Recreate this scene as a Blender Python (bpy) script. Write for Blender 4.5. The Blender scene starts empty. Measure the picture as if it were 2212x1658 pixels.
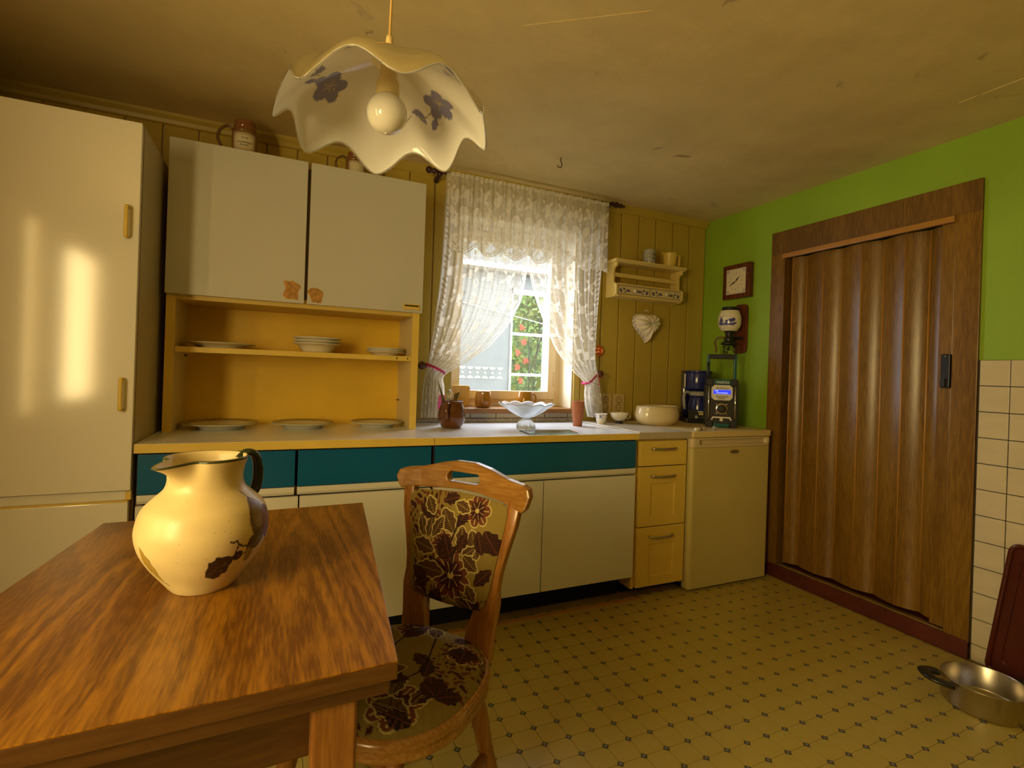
import bpy, bmesh, math, random
import numpy as np
from mathutils import Vector, Matrix
random.seed(7); RNG=np.random.RandomState(7)
S=bpy.context.scene; COL=S.collection
PI=math.pi
# ---------------------------------------------------------------- camera (image taken as 2212 x 1658)
CP=np.array([-2.6506,-2.6854,1.123]); YAW,PITCH,ROLL,FPX,SHY=-.4236,.0005,.0337,1101.9,-22.77
FW=np.array([-math.sin(YAW)*math.cos(PITCH),math.cos(YAW)*math.cos(PITCH),math.sin(PITCH)])
_r=np.array([math.cos(YAW),math.sin(YAW),0.]); _u=np.cross(_r,FW)
RT=_r*math.cos(ROLL)+_u*math.sin(ROLL); UP=-_r*math.sin(ROLL)+_u*math.cos(ROLL)
cam_d=bpy.data.cameras.new('camera'); cam=bpy.data.objects.new('camera',cam_d); COL.objects.link(cam)
cam_d.sensor_width=36; cam_d.lens=FPX*36/2212; cam_d.shift_y=SHY/2212; cam_d.clip_start=.02
M4=Matrix.Identity(4)
for i in range(3):
    M4[i][0]=RT[i]; M4[i][1]=UP[i]; M4[i][2]=-FW[i]; M4[i][3]=CP[i]
cam.matrix_world=M4; S.camera=cam
def ray(u,v): return FW+RT*((u-1106)/FPX)-UP*((v-829-SHY)/FPX)
def _on(a,u,v,val):
    d=ray(u,v); return CP+d*((val-CP[a])/d[a])
def onX(u,v,x): return _on(0,u,v,x)
def onY(u,v,y): return _on(1,u,v,y)
def onZ(u,v,z): return _on(2,u,v,z)
def proj(p):
    d=np.asarray(p)-CP; z=d@FW; return 1106+FPX*(d@RT)/z, 829+SHY-FPX*(d@UP)/z, z
# ---------------------------------------------------------------- sky, lights, exposure
wd=bpy.data.worlds.new('overcast_sky'); S.world=wd; wd.use_nodes=True
bg=wd.node_tree.nodes['Background']; bg.inputs[0].default_value=(.88,.95,1.06,1); bg.inputs[1].default_value=15.0
def area(name,loc,rot,sx,sy,power,col,portal=False):
    l=bpy.data.lights.new(name,'AREA'); l.shape='RECTANGLE'; l.size=sx; l.size_y=sy; l.energy=power; l.color=col
    o=bpy.data.objects.new(name,l); COL.objects.link(o); o.location=loc; o.rotation_euler=rot
    if portal: l.cycles.is_portal=True
    return o
WARM=(1,.76,.33)
area('garden_window_daylight',(-3.882,-2.745,1.34),(0,-PI/2,0),1.03,.66,62,WARM)
area('pantry_window_daylight',(-3.882,-2.01,1.34),(0,-PI/2,0),1.03,.145,10,WARM)
area('window_portal',(-1.415,.27,1.45),(-PI/2,0,0),.8,1.06,1,(1,1,1),portal=True)
vs=S.view_settings; vs.view_transform='Standard'; vs.look='None'; vs.exposure=-0.05; vs.gamma=1; vs.use_curve_mapping=False
# ---------------------------------------------------------------- materials
MATS={}
def newmat(name):
    m=bpy.data.materials.new(name); m.use_nodes=True; MATS[name]=m
    return m,m.node_tree.nodes,m.node_tree.links,m.node_tree.nodes['Principled BSDF']
def setp(b,**k):
    for n,v in k.items():
        n=n.replace('_',' ')
        if n in b.inputs: b.inputs[n].default_value=v
def P(name,col,rough=.5,metal=0,var=0.,scale=8.,bump=0.,bscale=60.,stretch=(1,1,1),spec=.5,coat=0.,stain=None,samt=.5,sscale=3.):
    m,n,l,b=newmat(name); c=(*col,1)
    setp(b,Base_Color=c,Roughness=rough,Metallic=metal,Specular_IOR_Level=spec,Coat_Weight=coat,Coat_Roughness=.1)
    tc=n.new('ShaderNodeTexCoord'); mp=n.new('ShaderNodeMapping'); l.new(tc.outputs['Object'],mp.inputs[0]); mp.inputs['Scale'].default_value=stretch
    out=None
    if var>0:
        t=n.new('ShaderNodeTexNoise'); t.inputs['Scale'].default_value=scale; t.inputs['Detail'].default_value=6; l.new(mp.outputs[0],t.inputs['Vector'])
        r=n.new('ShaderNodeValToRGB'); r.color_ramp.elements[0].position=.3; r.color_ramp.elements[1].position=.7
        r.color_ramp.elements[0].color=(*[x*(1-var) for x in col],1); r.color_ramp.elements[1].color=(*[min(1,x*(1+var)) for x in col],1)
        l.new(t.outputs[0],r.inputs[0]); out=r.outputs[0]
    if stain:
        t=n.new('ShaderNodeTexNoise'); t.inputs['Scale'].default_value=sscale; t.inputs['Detail'].default_value=8; t.inputs['Roughness'].default_value=.7; l.new(tc.outputs['Object'],t.inputs['Vector'])
        r=n.new('ShaderNodeValToRGB'); r.color_ramp.elements[0].position=.48; r.color_ramp.elements[1].position=.72
        r.color_ramp.elements[0].color=(0,0,0,1); r.color_ramp.elements[1].color=(samt,)*3+(1,)
        l.new(t.outputs[0],r.inputs[0])
        mx=n.new('ShaderNodeMix'); mx.data_type='RGBA'; l.new(r.outputs[0],mx.inputs[0])
        if out: l.new(out,mx.inputs[6])
        else: mx.inputs[6].default_value=c
        mx.inputs[7].default_value=(*stain,1); out=mx.outputs[2]
    if out: l.new(out,b.inputs['Base Color'])
    if bump>0:
        t=n.new('ShaderNodeTexNoise'); t.inputs['Scale'].default_value=bscale; t.inputs['Detail'].default_value=5; l.new(mp.outputs[0],t.inputs['Vector'])
        bp=n.new('ShaderNodeBump'); bp.inputs['Strength'].default_value=bump; bp.inputs['Distance'].default_value=.004; l.new(t.outputs[0],bp.inputs['Height']); l.new(bp.outputs[0],b.inputs['Normal'])
    return m
def WOOD(name,c1,c2,axis='y',rough=.4,scale=14.,dist=4.,coat=0.,fine=160.,spec=.5,ring=.16):
    m,n,l,b=newmat(name); setp(b,Roughness=rough,Coat_Weight=coat,Coat_Roughness=.15,Specular_IOR_Level=spec)
    tc=n.new('ShaderNodeTexCoord'); mp=n.new('ShaderNodeMapping'); l.new(tc.outputs['Object'],mp.inputs[0])
    s={'x':(.09,1,1),'y':(1,.09,1),'z':(1,1,.09)}[axis]; mp.inputs['Scale'].default_value=s
    w=n.new('ShaderNodeTexNoise'); w.inputs['Scale'].default_value=scale; w.inputs['Detail'].default_value=2; w.inputs['Distortion'].default_value=1.2; l.new(mp.outputs[0],w.inputs['Vector'])
    mul=n.new('ShaderNodeMath'); mul.operation='MULTIPLY'; mul.inputs[1].default_value=dist*6; l.new(w.outputs[0],mul.inputs[0])
    sn=n.new('ShaderNodeMath'); sn.operation='SINE'; l.new(mul.outputs[0],sn.inputs[0])
    f=n.new('ShaderNodeTexNoise'); f.inputs['Scale'].default_value=fine; f.inputs['Detail'].default_value=3; l.new(mp.outputs[0],f.inputs['Vector'])
    ad=n.new('ShaderNodeMath'); ad.operation='MULTIPLY_ADD'; ad.inputs[1].default_value=ring; l.new(sn.outputs[0],ad.inputs[0]); l.new(f.outputs[0],ad.inputs[2])
    r=n.new('ShaderNodeValToRGB'); r.color_ramp.elements[0].position=.3; r.color_ramp.elements[1].position=.72
    r.color_ramp.elements[0].color=(*c2,1); r.color_ramp.elements[1].color=(*c1,1); l.new(ad.outputs[0],r.inputs[0]); l.new(r.outputs[0],b.inputs['Base Color'])
    bp=n.new('ShaderNodeBump'); bp.inputs['Strength'].default_value=.12; bp.inputs['Distance'].default_value=.001; l.new(f.outputs[0],bp.inputs['Height']); l.new(bp.outputs[0],b.inputs['Normal'])
    return m
def PAINTED(name,rough=.4,coat=0.,spec=.5,bump=0.,bscale=300.,sheen=0.):
    m,n,l,b=newmat(name); setp(b,Roughness=rough,Coat_Weight=coat,Specular_IOR_Level=spec)
    a=n.new('ShaderNodeAttribute'); a.attribute_name='Col'; l.new(a.outputs['Color'],b.inputs['Base Color'])
    if bump:
        tc=n.new('ShaderNodeTexCoord'); t=n.new('ShaderNodeTexNoise'); t.inputs['Scale'].default_value=bscale; l.new(tc.outputs['Object'],t.inputs['Vector'])
        bp=n.new('ShaderNodeBump'); bp.inputs['Strength'].default_value=bump; bp.inputs['Distance'].default_value=.002; l.new(t.outputs[0],bp.inputs['Height']); l.new(bp.outputs[0],b.inputs['Normal'])
    return m
def GLASS(name,col=(1,1,1),rough=.0,ior=1.45):
    m,n,l,b=newmat(name); setp(b,Base_Color=(*col,1),Roughness=rough,IOR=ior,Transmission_Weight=1.0); return m
def PANE(name,refl=.06,tint=(1,1,1)):
    m,n,l,b=newmat(name); n.remove(b); o=n['Material Output']
    t=n.new('ShaderNodeBsdfTransparent'); t.inputs[0].default_value=(*tint,1); g=n.new('ShaderNodeBsdfGlossy'); g.inputs['Roughness'].default_value=.02
    mx=n.new('ShaderNodeMixShader'); mx.inputs[0].default_value=refl; l.new(t.outputs[0],mx.inputs[1]); l.new(g.outputs[0],mx.inputs[2]); l.new(mx.outputs[0],o.inputs[0]); return m
def CLOTH(name,trans=.5,attr=True,col=(.9,.88,.8)):
    """cloth whose weave lets light through: colour attribute alpha = thread cover"""
    m,n,l,b=newmat(name); n.remove(b); o=n['Material Output']
    d=n.new('ShaderNodeBsdfDiffuse'); t=n.new('ShaderNodeBsdfTranslucent'); d.inputs[0].default_value=(*col,1); t.inputs[0].default_value=(*col,1)
    mx=n.new('ShaderNodeMixShader'); mx.inputs[0].default_value=trans; l.new(d.outputs[0],mx.inputs[1]); l.new(t.outputs[0],mx.inputs[2])
    if attr:
        a=n.new('ShaderNodeAttribute'); a.attribute_name='Col'; tr=n.new('ShaderNodeBsdfTransparent'); m2=n.new('ShaderNodeMixShader')
        l.new(a.outputs['Alpha'],m2.inputs[0]); l.new(tr.outputs[0],m2.inputs[1]); l.new(mx.outputs[0],m2.inputs[2]); l.new(m2.outputs[0],o.inputs[0])
    else: l.new(mx.outputs[0],o.inputs[0])
    return m
def EMIT(name,col,s):
    m,n,l,b=newmat(name); setp(b,Base_Color=(*col,1),Emission_Color=(*col,1),Emission_Strength=s); return m
# ---------------------------------------------------------------- object helpers
OFF={}
def rootof(o):
    while o.parent: o=o.parent
    return o
def link(o,parent=None):
    COL.objects.link(o)
    if parent: o.parent=parent
    return o
def tag(o,label=None,cat=None,group=None,kind=None):
    if label: o['label']=label
    if cat: o['category']=cat
    if group: o['group']=group
    if kind: o['kind']=kind
    return o
def thing(name,label,cat,loc=(0,0,0),rz=0,group=None,world=True):
    o=bpy.data.objects.new(name,None); o.empty_display_size=.05; link(o); o.location=[float(x) for x in loc]; o.rotation_euler=(0,0,rz)
    tag(o,label,cat,group)
    if world: OFF[o.name]=Vector([float(x) for x in loc])
    return o
def mk(name,verts,faces,mat,parent=None,smooth=False,cols=None,label=None):
    me=bpy.data.meshes.new(name); V=np.asarray(verts,dtype=float).reshape(-1,3)
    if parent is not None: V=V-np.array(OFF.get(rootof(parent).name,(0,0,0)))
    else:
        org=np.array([(V[:,0].min()+V[:,0].max())/2,(V[:,1].min()+V[:,1].max())/2,V[:,2].min()]); V=V-org
    me.from_pydata(V.tolist(),[],[tuple(int(i) for i in f) for f in faces])
    if smooth: me.polygons.foreach_set('use_smooth',[True]*len(me.polygons))
    if cols is not None:
        a=me.color_attributes.new('Col','FLOAT_COLOR','POINT'); a.data.foreach_set('color',np.asarray(cols,dtype=np.float32).ravel())
    if mat: me.materials.append(MATS[mat] if isinstance(mat,str) else mat)
    me.update(); o=bpy.data.objects.new(name,me); link(o,parent)
    if parent is None: o.location=org
    if label: o['label']=label
    return o
def fixn(o):
    bm=bmesh.new(); bm.from_mesh(o.data); bmesh.ops.recalc_face_normals(bm,faces=bm.faces); bm.to_mesh(o.data); bm.free(); return o
class MB:
    def __init__(s): s.v=[]; s.f=[]
    def add(s,v,f):
        n=len(s.v); s.v+= [tuple(float(c) for c in p) for p in v]; s.f+=[tuple(i+n for i in q) for q in f]; return s
    def box(s,lo,hi,bev=0.):
        return s.add(*boxvf(lo,hi,bev))
    def tube(s,*a,**k): return s.add(*tubevf(*a,**k))
    def lathe(s,prof,c=(0,0,0),seg=32,axis='z'):
        v,f=lathevf(prof,seg); v=[axmap(p,axis) for p in v]; return s.add([(p[0]+c[0],p[1]+c[1],p[2]+c[2]) for p in v],f)
    def prism(s,poly,axis,a,b): return s.add(*prismvf(poly,axis,a,b))
    def rot(s,ang,c,axis='z'):
        R=Matrix.Rotation(ang,3,axis.upper()); c=Vector(c); s.v=[tuple(R@(Vector(p)-c)+c) for p in s.v]; return s
    def move(s,d): s.v=[(p[0]+d[0],p[1]+d[1],p[2]+d[2]) for p in s.v]; return s
    def build(s,name,mat,parent=None,smooth=False,bev=0.,seg=2,label=None,autosm=None):
        o=mk(name,s.v,s.f,mat,parent,smooth,label=label)
        if bev>0:
            bm=bmesh.new(); bm.from_mesh(o.data); bmesh.ops.recalc_face_normals(bm,faces=bm.faces)
            es=[e for e in bm.edges if len(e.link_faces)==2 and e.calc_face_angle(0)>.6]
            bmesh.ops.bevel(bm,geom=es,offset=bev,segments=seg,affect='EDGES',profile=.5,clamp_overlap=True); bm.to_mesh(o.data); bm.free()
        else: fixn(o)
        if autosm is not None:
            for p in o.data.polygons: p.use_smooth=True
            try: o.data.set_sharp_from_angle(angle=autosm)
            except Exception: pass
        return o
def axmap(p,axis): return p if axis=='z' else ((p[2],p[0],p[1]) if axis=='x' else (p[1],p[2],p[0]))
def boxvf(lo,hi,bev=0.):
    x0,y0,z0=[min(a,b) for a,b in zip(lo,hi)]; x1,y1,z1=[max(a,b) for a,b in zip(lo,hi)]
    if bev<=0:
        return [(x0,y0,z0),(x1,y0,z0),(x1,y1,z0),(x0,y1,z0),(x0,y0,z1),(x1,y0,z1),(x1,y1,z1),(x0,y1,z1)],[(3,2,1,0),(4,5,6,7),(0,1,5,4),(1,2,6,5),(2,3,7,6),(3,0,4,7)]
    bm=bmesh.new(); r=bmesh.ops.create_cube(bm,size=1)
    for v in bm.verts: v.co=Vector(((x0+x1)/2+v.co.x*(x1-x0),(y0+y1)/2+v.co.y*(y1-y0),(z0+z1)/2+v.co.z*(z1-z0)))
    b=min(bev,.45*min(x1-x0,y1-y0,z1-z0)); bmesh.ops.bevel(bm,geom=bm.edges[:],offset=b,segments=2,affect='EDGES',profile=.6)
    bm.verts.index_update(); V=[tuple(v.co) for v in bm.verts]; F=[tuple(v.index for v in f.verts) for f in bm.faces]; bm.free(); return V,F
def lathevf(prof,seg=32):
    V=[];F=[];rings=[]
    for r,z in prof:
        if r<=1e-6: rings.append([len(V)]); V.append((0,0,z))
        else:
            rings.append(list(range(len(V),len(V)+seg))); V+=[(r*math.cos(2*PI*i/seg),r*math.sin(2*PI*i/seg),z) for i in range(seg)]
    for a,b in zip(rings[:-1],rings[1:]):
        for i in range(seg):
            j=(i+1)%seg
            if len(a)==1 and len(b)==1: continue
            if len(a)==1: F.append((a[0],b[j],b[i]))
            elif len(b)==1: F.append((a[i],a[j],b[0]))
            else: F.append((a[i],a[j],b[j],b[i]))
    return V,F
def tubevf(path,r,seg=8,cap=True,closed=False,flat=None):
    pts=[Vector([float(c) for c in p]) for p in path]; n=len(pts); rs=r if isinstance(r,(list,tuple)) else [r]*n
    V=[];F=[]; ref=None
    for i,p in enumerate(pts):
        t=(pts[(i+1)%n]-pts[i-1]) if closed else (pts[min(i+1,n-1)]-pts[max(i-1,0)]); t.normalize()
        if ref is None: ref=Vector((0,0,1)) if abs(t.z)<.9 else Vector((1,0,0))
        a=t.cross(ref).normalized(); b=a.cross(t).normalized(); ref=b
        fl=flat or (1,1)
        for k in range(seg):
            w=2*PI*k/seg; V.append(tuple(p+a*(math.cos(w)*rs[i]*fl[0])+b*(math.sin(w)*rs[i]*fl[1])))
    m=n if closed else n-1
    for i in range(m):
        for k in range(seg):
            j=(k+1)%seg; q=(i+1)%n; F.append((i*seg+k,i*seg+j,q*seg+j,q*seg+k))
    if cap and not closed: F.append(tuple(range(seg))[::-1]); F.append(tuple(range((n-1)*seg,n*seg)))
    return V,F
def prismvf(poly,axis,a,b):
    """poly: 2D outline; extruded from a to b along axis. axis x: (y,z); y: (x,z); z: (x,y)"""
    def mp(p,t): return {'x':(t,p[0],p[1]),'y':(p[0],t,p[1]),'z':(p[0],p[1],t)}[axis]
    n=len(poly); V=[mp(p,a) for p in poly]+[mp(p,b) for p in poly]
    F=[tuple(range(n))[::-1],tuple(range(n,2*n))]+[(i,(i+1)%n,n+(i+1)%n,n+i) for i in range(n)]
    return V,F
def rrect(x0,x1,y0,y1,r,n=5):
    P_=[]
    for cx,cy,a in ((x1-r,y1-r,0),(x0+r,y1-r,PI/2),(x0+r,y0+r,PI),(x1-r,y0+r,1.5*PI)):
        P_+=[(cx+r*math.cos(a+PI/2*i/n),cy+r*math.sin(a+PI/2*i/n)) for i in range(n+1)]
    return P_
def smoothpath(pts,n=6):
    P_=[Vector([float(c) for c in p]) for p in pts]; out=[]
    for i in range(len(P_)-1):
        p0=P_[max(i-1,0)];p1=P_[i];p2=P_[i+1];p3=P_[min(i+2,len(P_)-1)]
        for k in range(n):
            t=k/n; out.append(.5*((2*p1)+(p2-p0)*t+(2*p0-5*p1+4*p2-p3)*t*t+(3*p1-p0-3*p2+p3)*t**3))
    out.append(P_[-1]); return out
def box(name,lo,hi,mat,parent=None,bev=.002,label=None):
    v,f=boxvf(lo,hi,bev); return mk(name,v,f,mat,parent,label=label)
def lathe(name,prof,c,mat,parent=None,seg=40,axis='z',label=None,smooth=True):
    b=MB().lathe(prof,c,seg,axis); o=mk(name,b.v,b.f,mat,parent,smooth,label=label); return fixn(o)
def tube(name,path,r,mat,parent=None,seg=8,label=None,**k):
    v,f=tubevf(path,r,seg,**k); return fixn(mk(name,v,f,mat,parent,True,label=label))
def prism(name,poly,axis,a,b,mat,parent=None,bev=0.,label=None): return MB().prism(poly,axis,a,b).build(name,mat,parent,bev=bev,label=label)
def inst(name,src,loc,parent,rz=0):
    o=bpy.data.objects.new(name,src.data); link(o,parent); o.location=loc; o.rotation_euler=(0,0,rz); return o
def grid(name,XYZ,mat,parent=None,cols=None,closed=False,smooth=True,label=None):
    """XYZ array (nv,nu,3)"""
    nv,nu=XYZ.shape[:2]; idx=np.arange(nv*nu).reshape(nv,nu)
    if closed: a=idx[:-1]; b=np.roll(idx,-1,1)[:-1]; c=np.roll(idx,-1,1)[1:]; d=idx[1:]
    else: a=idx[:-1,:-1];b=idx[:-1,1:];c=idx[1:,1:];d=idx[1:,:-1]
    F=np.stack([a.ravel(),b.ravel(),c.ravel(),d.ravel()],1)
    C=None
    if cols is not None:
        C=cols.reshape(-1,cols.shape[-1])
        if C.shape[1]==3: C=np.concatenate([C,np.ones((len(C),1))],1)
    return mk(name,XYZ.reshape(-1,3),F.tolist(),mat,parent,smooth,cols=C,label=label)
def text(name,s,size,M,mat,parent,depth=.0004,bend=None,shear=0.,spacing=1.):
    cu=bpy.data.curves.new(name,'FONT'); cu.body=s; cu.size=size; cu.align_x='CENTER'; cu.align_y='CENTER'; cu.extrude=depth; cu.shear=shear; cu.space_character=spacing
    t=bpy.data.objects.new(name,cu); COL.objects.link(t); dg=bpy.context.evaluated_depsgraph_get(); me=bpy.data.meshes.new_from_object(t.evaluated_get(dg)); 
    V=[v.co.copy() for v in me.vertices]; F=[tuple(p.vertices) for p in me.polygons]; bpy.data.objects.remove(t); bpy.data.meshes.remove(me)
    V=[bend(v) for v in V] if bend else [M@v for v in V]
    return mk(name,[tuple(v) for v in V],F,mat,parent)
class Paint:
    def __init__(s,U,V,base): s.U=U; s.V=V; s.C=np.empty(U.shape+(len(base),)); s.C[:]=base
    def put(s,m,col): s.C[m]=col
    def ell(s,cx,cy,a,b,col,ang=0.):
        x=s.U-cx;y=s.V-cy;c,n=math.cos(ang),math.sin(ang); s.put(((x*c+y*n)/a)**2+((-x*n+y*c)/b)**2<1,col)
    def leaf(s,cx,cy,L,W,ang,col,out=None,ow=.003,vein=None):
        c,n=math.cos(ang),math.sin(ang); x=(s.U-cx)*c+(s.V-cy)*n; y=-(s.U-cx)*n+(s.V-cy)*c
        def msk(L,W,x): 
            t=np.clip(x/L,0,1); return (np.abs(y)<W*np.sin(PI*t)**.8*(1+.12*np.sin(t*22)))&(x>0)&(x<L)
        if out is not None: s.put(msk(L+2*ow,W+ow,x+ow),out)
        m=msk(L,W,x); s.put(m,col)
        if vein is not None: s.put(m&(np.abs(y)<.0011),vein); s.put(m&(np.abs(((x*1.2-np.abs(y))/.008)%1-.5)<.12),vein)
    def stroke(s,pts,w,col):
        for (x0,y0),(x1,y1) in zip(pts[:-1],pts[1:]):
            dx,dy=x1-x0,y1-y0; L=dx*dx+dy*dy+1e-12; t=np.clip(((s.U-x0)*dx+(s.V-y0)*dy)/L,0,1)
            s.put((s.U-x0-t*dx)**2+(s.V-y0-t*dy)**2<w*w,col)
    def flower(s,cx,cy,r,n,col,cc,out=None,ow=.003,rot=0.):
        x=s.U-cx;y=s.V-cy;a=np.arctan2(y,x)+rot;d=np.hypot(x,y); R=r*(.68+.32*np.abs(np.cos(a*n/2))**.6)
        if out is not None: s.put(d<R+ow,out)
        s.put(d<R,col); s.put((d<R*.9)&(np.abs(np.sin(a*n/2))<.13)&(d>r*.25),cc); s.put(d<r*.24,cc)
    def poly(s,pts,col):
        m=np.zeros(s.U.shape,bool); n=len(pts)
        for i in range(n):
            x0,y0=pts[i];x1,y1=pts[(i+1)%n]; q=((y0>s.V)!=(y1>s.V))
            with np.errstate(divide='ignore',invalid='ignore'): m^=q&(s.U<(x1-x0)*(s.V-y0)/((y1-y0) or 1e-12)+x0)
        s.put(m,col)
# ---------------------------------------------------------------- material library
P('ceiling_paint',(.68,.54,.24),.75,var=.08,scale=3,bump=.35,bscale=26,stain=(.46,.34,.13),samt=.55,sscale=1.4)
P('board_paint',(.52,.38,.06),.38,var=.07,scale=4,bump=.05,bscale=30,stretch=(1,1,.2))
P('green_paint',(.25,.41,.022),.55,var=.08,scale=3,bump=.18,bscale=14)
P('plaster_cream',(.62,.48,.24),.8,var=.08,scale=4,bump=.1)
P('wall_tile_glaze',(.60,.52,.34),.22,var=.06,scale=9,stretch=(1,.6,2.2))
P('grout_dark',(.055,.05,.04),.8,var=.2,scale=30)
P('vinyl_cream',(.47,.37,.085),.32,var=.08,scale=5,bump=.06,bscale=120,stain=(.40,.25,.07),samt=.55,sscale=2.2)
P('vinyl_joint',(.30,.21,.08),.6,var=.2,scale=20)
P('vinyl_dark',(.075,.075,.07),.35); P('vinyl_grey',(.25,.24,.20),.35)
WOOD('door_wood',(.25,.13,.016),(.14,.065,.007),'z',.30,5,1.0,spec=.5)
WOOD('door_wood_head',(.22,.115,.016),(.12,.058,.007),'z',.42,5,1.2,spec=.4)
P('hinge_strip',(.40,.19,.035),.3); P('dark_red_paint',(.10,.018,.012),.45,var=.25,scale=10)
P('brass_dull',(.45,.33,.12),.4,metal=.8,var=.15,scale=30); P('black_plastic',(.012,.012,.012),.35); P('black_soft',(.018,.018,.02),.6)
P('window_cream',(.78,.63,.38),.45,var=.06,scale=6); P('reveal_white',(.85,.78,.6),.6,var=.04,scale=5)
WOOD('sill_wood',(.36,.17,.04),(.24,.10,.02),'x',.35,10,2)
PANE('window_glass',.05); PANE('far_glass',.004)
m_,n_,l_,b_=newmat('pressed_glass'); setp(b_,Base_Color=(.90,.95,1,1),Roughness=.22,IOR=1.45,Transmission_Weight=.72,Specular_IOR_Level=.8)
P('hutch_door_dimmed',(.59,.58,.54),.34,var=.02,scale=3); P('laminate_white',(.84,.80,.72),.11,var=.02,scale=3,spec=.55); P('laminate_matt',(.78,.76,.70),.34,var=.02,scale=3)  # hutch laminate darkened in colour to carry the light falling off there
P('laminate_side',(.50,.43,.28),.3,var=.03); P('edge_yellow',(.80,.57,.11),.42,var=.05,scale=6)
P('teal',(.001,.11,.27),.30,var=.05,scale=3); P('carcass_brown',(.16,.085,.025),.55); P('carcass_yellow',(.66,.46,.10),.45,var=.06,scale=4)
P('hutch_back',(.86,.56,.045),.5,var=.06,scale=5); P('hutch_inner',(.70,.58,.32),.45,var=.03)
P('worktop_white',(.86,.87,.90),.24,var=.03,scale=14,stain=(.62,.56,.45),samt=.3,sscale=7); P('worktop_grey',(.50,.43,.32),.4,var=.08,scale=60)
P('granite',(.42,.38,.31),.5,var=.5,scale=140); P('drawer_yellow',(.80,.58,.11),.4,var=.04,scale=6); P('nickel',(.55,.50,.42),.28,metal=1.)
P('fridge_cream',(.60,.51,.19),.35,var=.03,scale=4); P('fridge_lid',(.74,.59,.28),.4); P('fridge_grip',(.68,.57,.34),.4); P('badge',(.30,.25,.15),.35,metal=.6)
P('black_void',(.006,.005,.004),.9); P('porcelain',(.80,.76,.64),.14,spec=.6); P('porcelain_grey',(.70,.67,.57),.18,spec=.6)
WOOD('oak_top',(.32,.135,.008),(.13,.045,.003),'y',.33,4.5,11,fine=260,ring=.15); WOOD('oak_edge',(.11,.046,.008),(.07,.026,.005),'x',.4,12,2); WOOD('oak_leg',(.34,.15,.03),(.20,.075,.013),'z',.36,12,2)
WOOD('chair_wood',(.46,.24,.055),(.30,.135,.024),'x',.27,12,1.6,coat=.3); WOOD('chair_leg',(.42,.19,.04),(.27,.105,.018),'z',.28,12,1.6,coat=.3)
PAINTED('tapestry',.85,spec=.2,bump=.5,bscale=900); PAINTED('jug_glaze',.34,spec=.45); PAINTED('glazed_paint',.16,spec=.55); PAINTED('matt_paint',.4)
P('dark_green_glaze',(.022,.03,.01),.15); CLOTH('lace',.55,True,(.93,.90,.82)); P('pink_ribbon',(.55,.015,.12),.45); P('pink_tag',(.65,.09,.35),.5)
P('dark_turned_wood',(.045,.012,.008),.3,var=.3,scale=20); P('brown_knob',(.10,.035,.012),.35)
P('brown_glaze',(.13,.042,.008),.12,var=.12,scale=12,spec=.6); P('amber_glaze',(.36,.155,.012),.14,var=.1,scale=14,spec=.6); P('terracotta',(.40,.13,.045),.7,var=.12,scale=18,bump=.1)
GLASS('clear_glass',(.97,.99,1.0),.03,1.45); GLASS('green_glass',(.45,.72,.62),.08,1.45); P('steel',(.62,.60,.56),.22,metal=1.); P('steel_brushed',(.52,.47,.38),.3,metal=1.,var=.06,scale=4,stretch=(1,1,40))
WOOD('cutting_board',(.62,.38,.07),(.50,.28,.045),'z',.45,16,1.2); P('cream_enamel',(.78,.66,.40),.12,spec=.6); P('navy',(.018,.026,.15),.16,spec=.6); P('grey_plastic',(.33,.32,.30),.4); P('teal_plastic',(.005,.10,.10),.35)
P('chrome',(.75,.72,.66),.12,metal=1.); P('panel_silver',(.74,.71,.64),.4); P('dark_brown_plastic',(.022,.017,.013),.5); EMIT('lcd_blue',(.02,.04,.75),1.2); EMIT('lcd_text',(.7,.8,1),1.3)
P('white_print',(.85,.82,.74),.5); P('marker_white',(.74,.66,.48),.4); P('shelf_cream',(.76,.60,.20),.4,var=.03); P('bulb_opal',(.9,.86,.76),.1,spec=.6); P('socket_cream',(.72,.56,.24),.4); P('cord_cream',(.62,.38,.09),.5)
WOOD('clock_wood',(.17,.045,.018),(.09,.02,.009),'z',.3,20,2); P('yellow_plastic',(.74,.54,.12),.35); P('ink',(.02,.018,.03),.5); P('socket_plate',(.62,.47,.19),.4); P('orange_foil',(.75,.20,.03),.25,metal=.3)
P('tray_red',(.075,.012,.008),.18,var=.2,scale=6,spec=.6); P('pot_black',(.015,.014,.012),.3); P('gold_trim',(.55,.38,.10),.3,metal=.8)
P('render_grey',(.095,.10,.093),.9,var=.10,scale=5,bump=.3,bscale=30); P('frame_white',(.6,.6,.58),.5); P('frieze_cream',(.30,.29,.2),.8); P('roof_clay',(.62,.42,.32),.5,var=.2,scale=12)
P('leaf_green',(.085,.15,.004),.6,var=.5,scale=20); P('leaf_yellow',(.20,.22,.006),.6,var=.4,scale=20); P('flower_orange',(.36,.045,.006),.6); P('twig',(.05,.04,.02),.8); P('ground_ext',(.16,.16,.12),.9,var=.2)
P('rust_screw',(.2,.14,.06),.5,metal=.5); P('ceiling_flake',(.60,.47,.25),.7); P('saucer_gold',(.45,.42,.16),.3)
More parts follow.
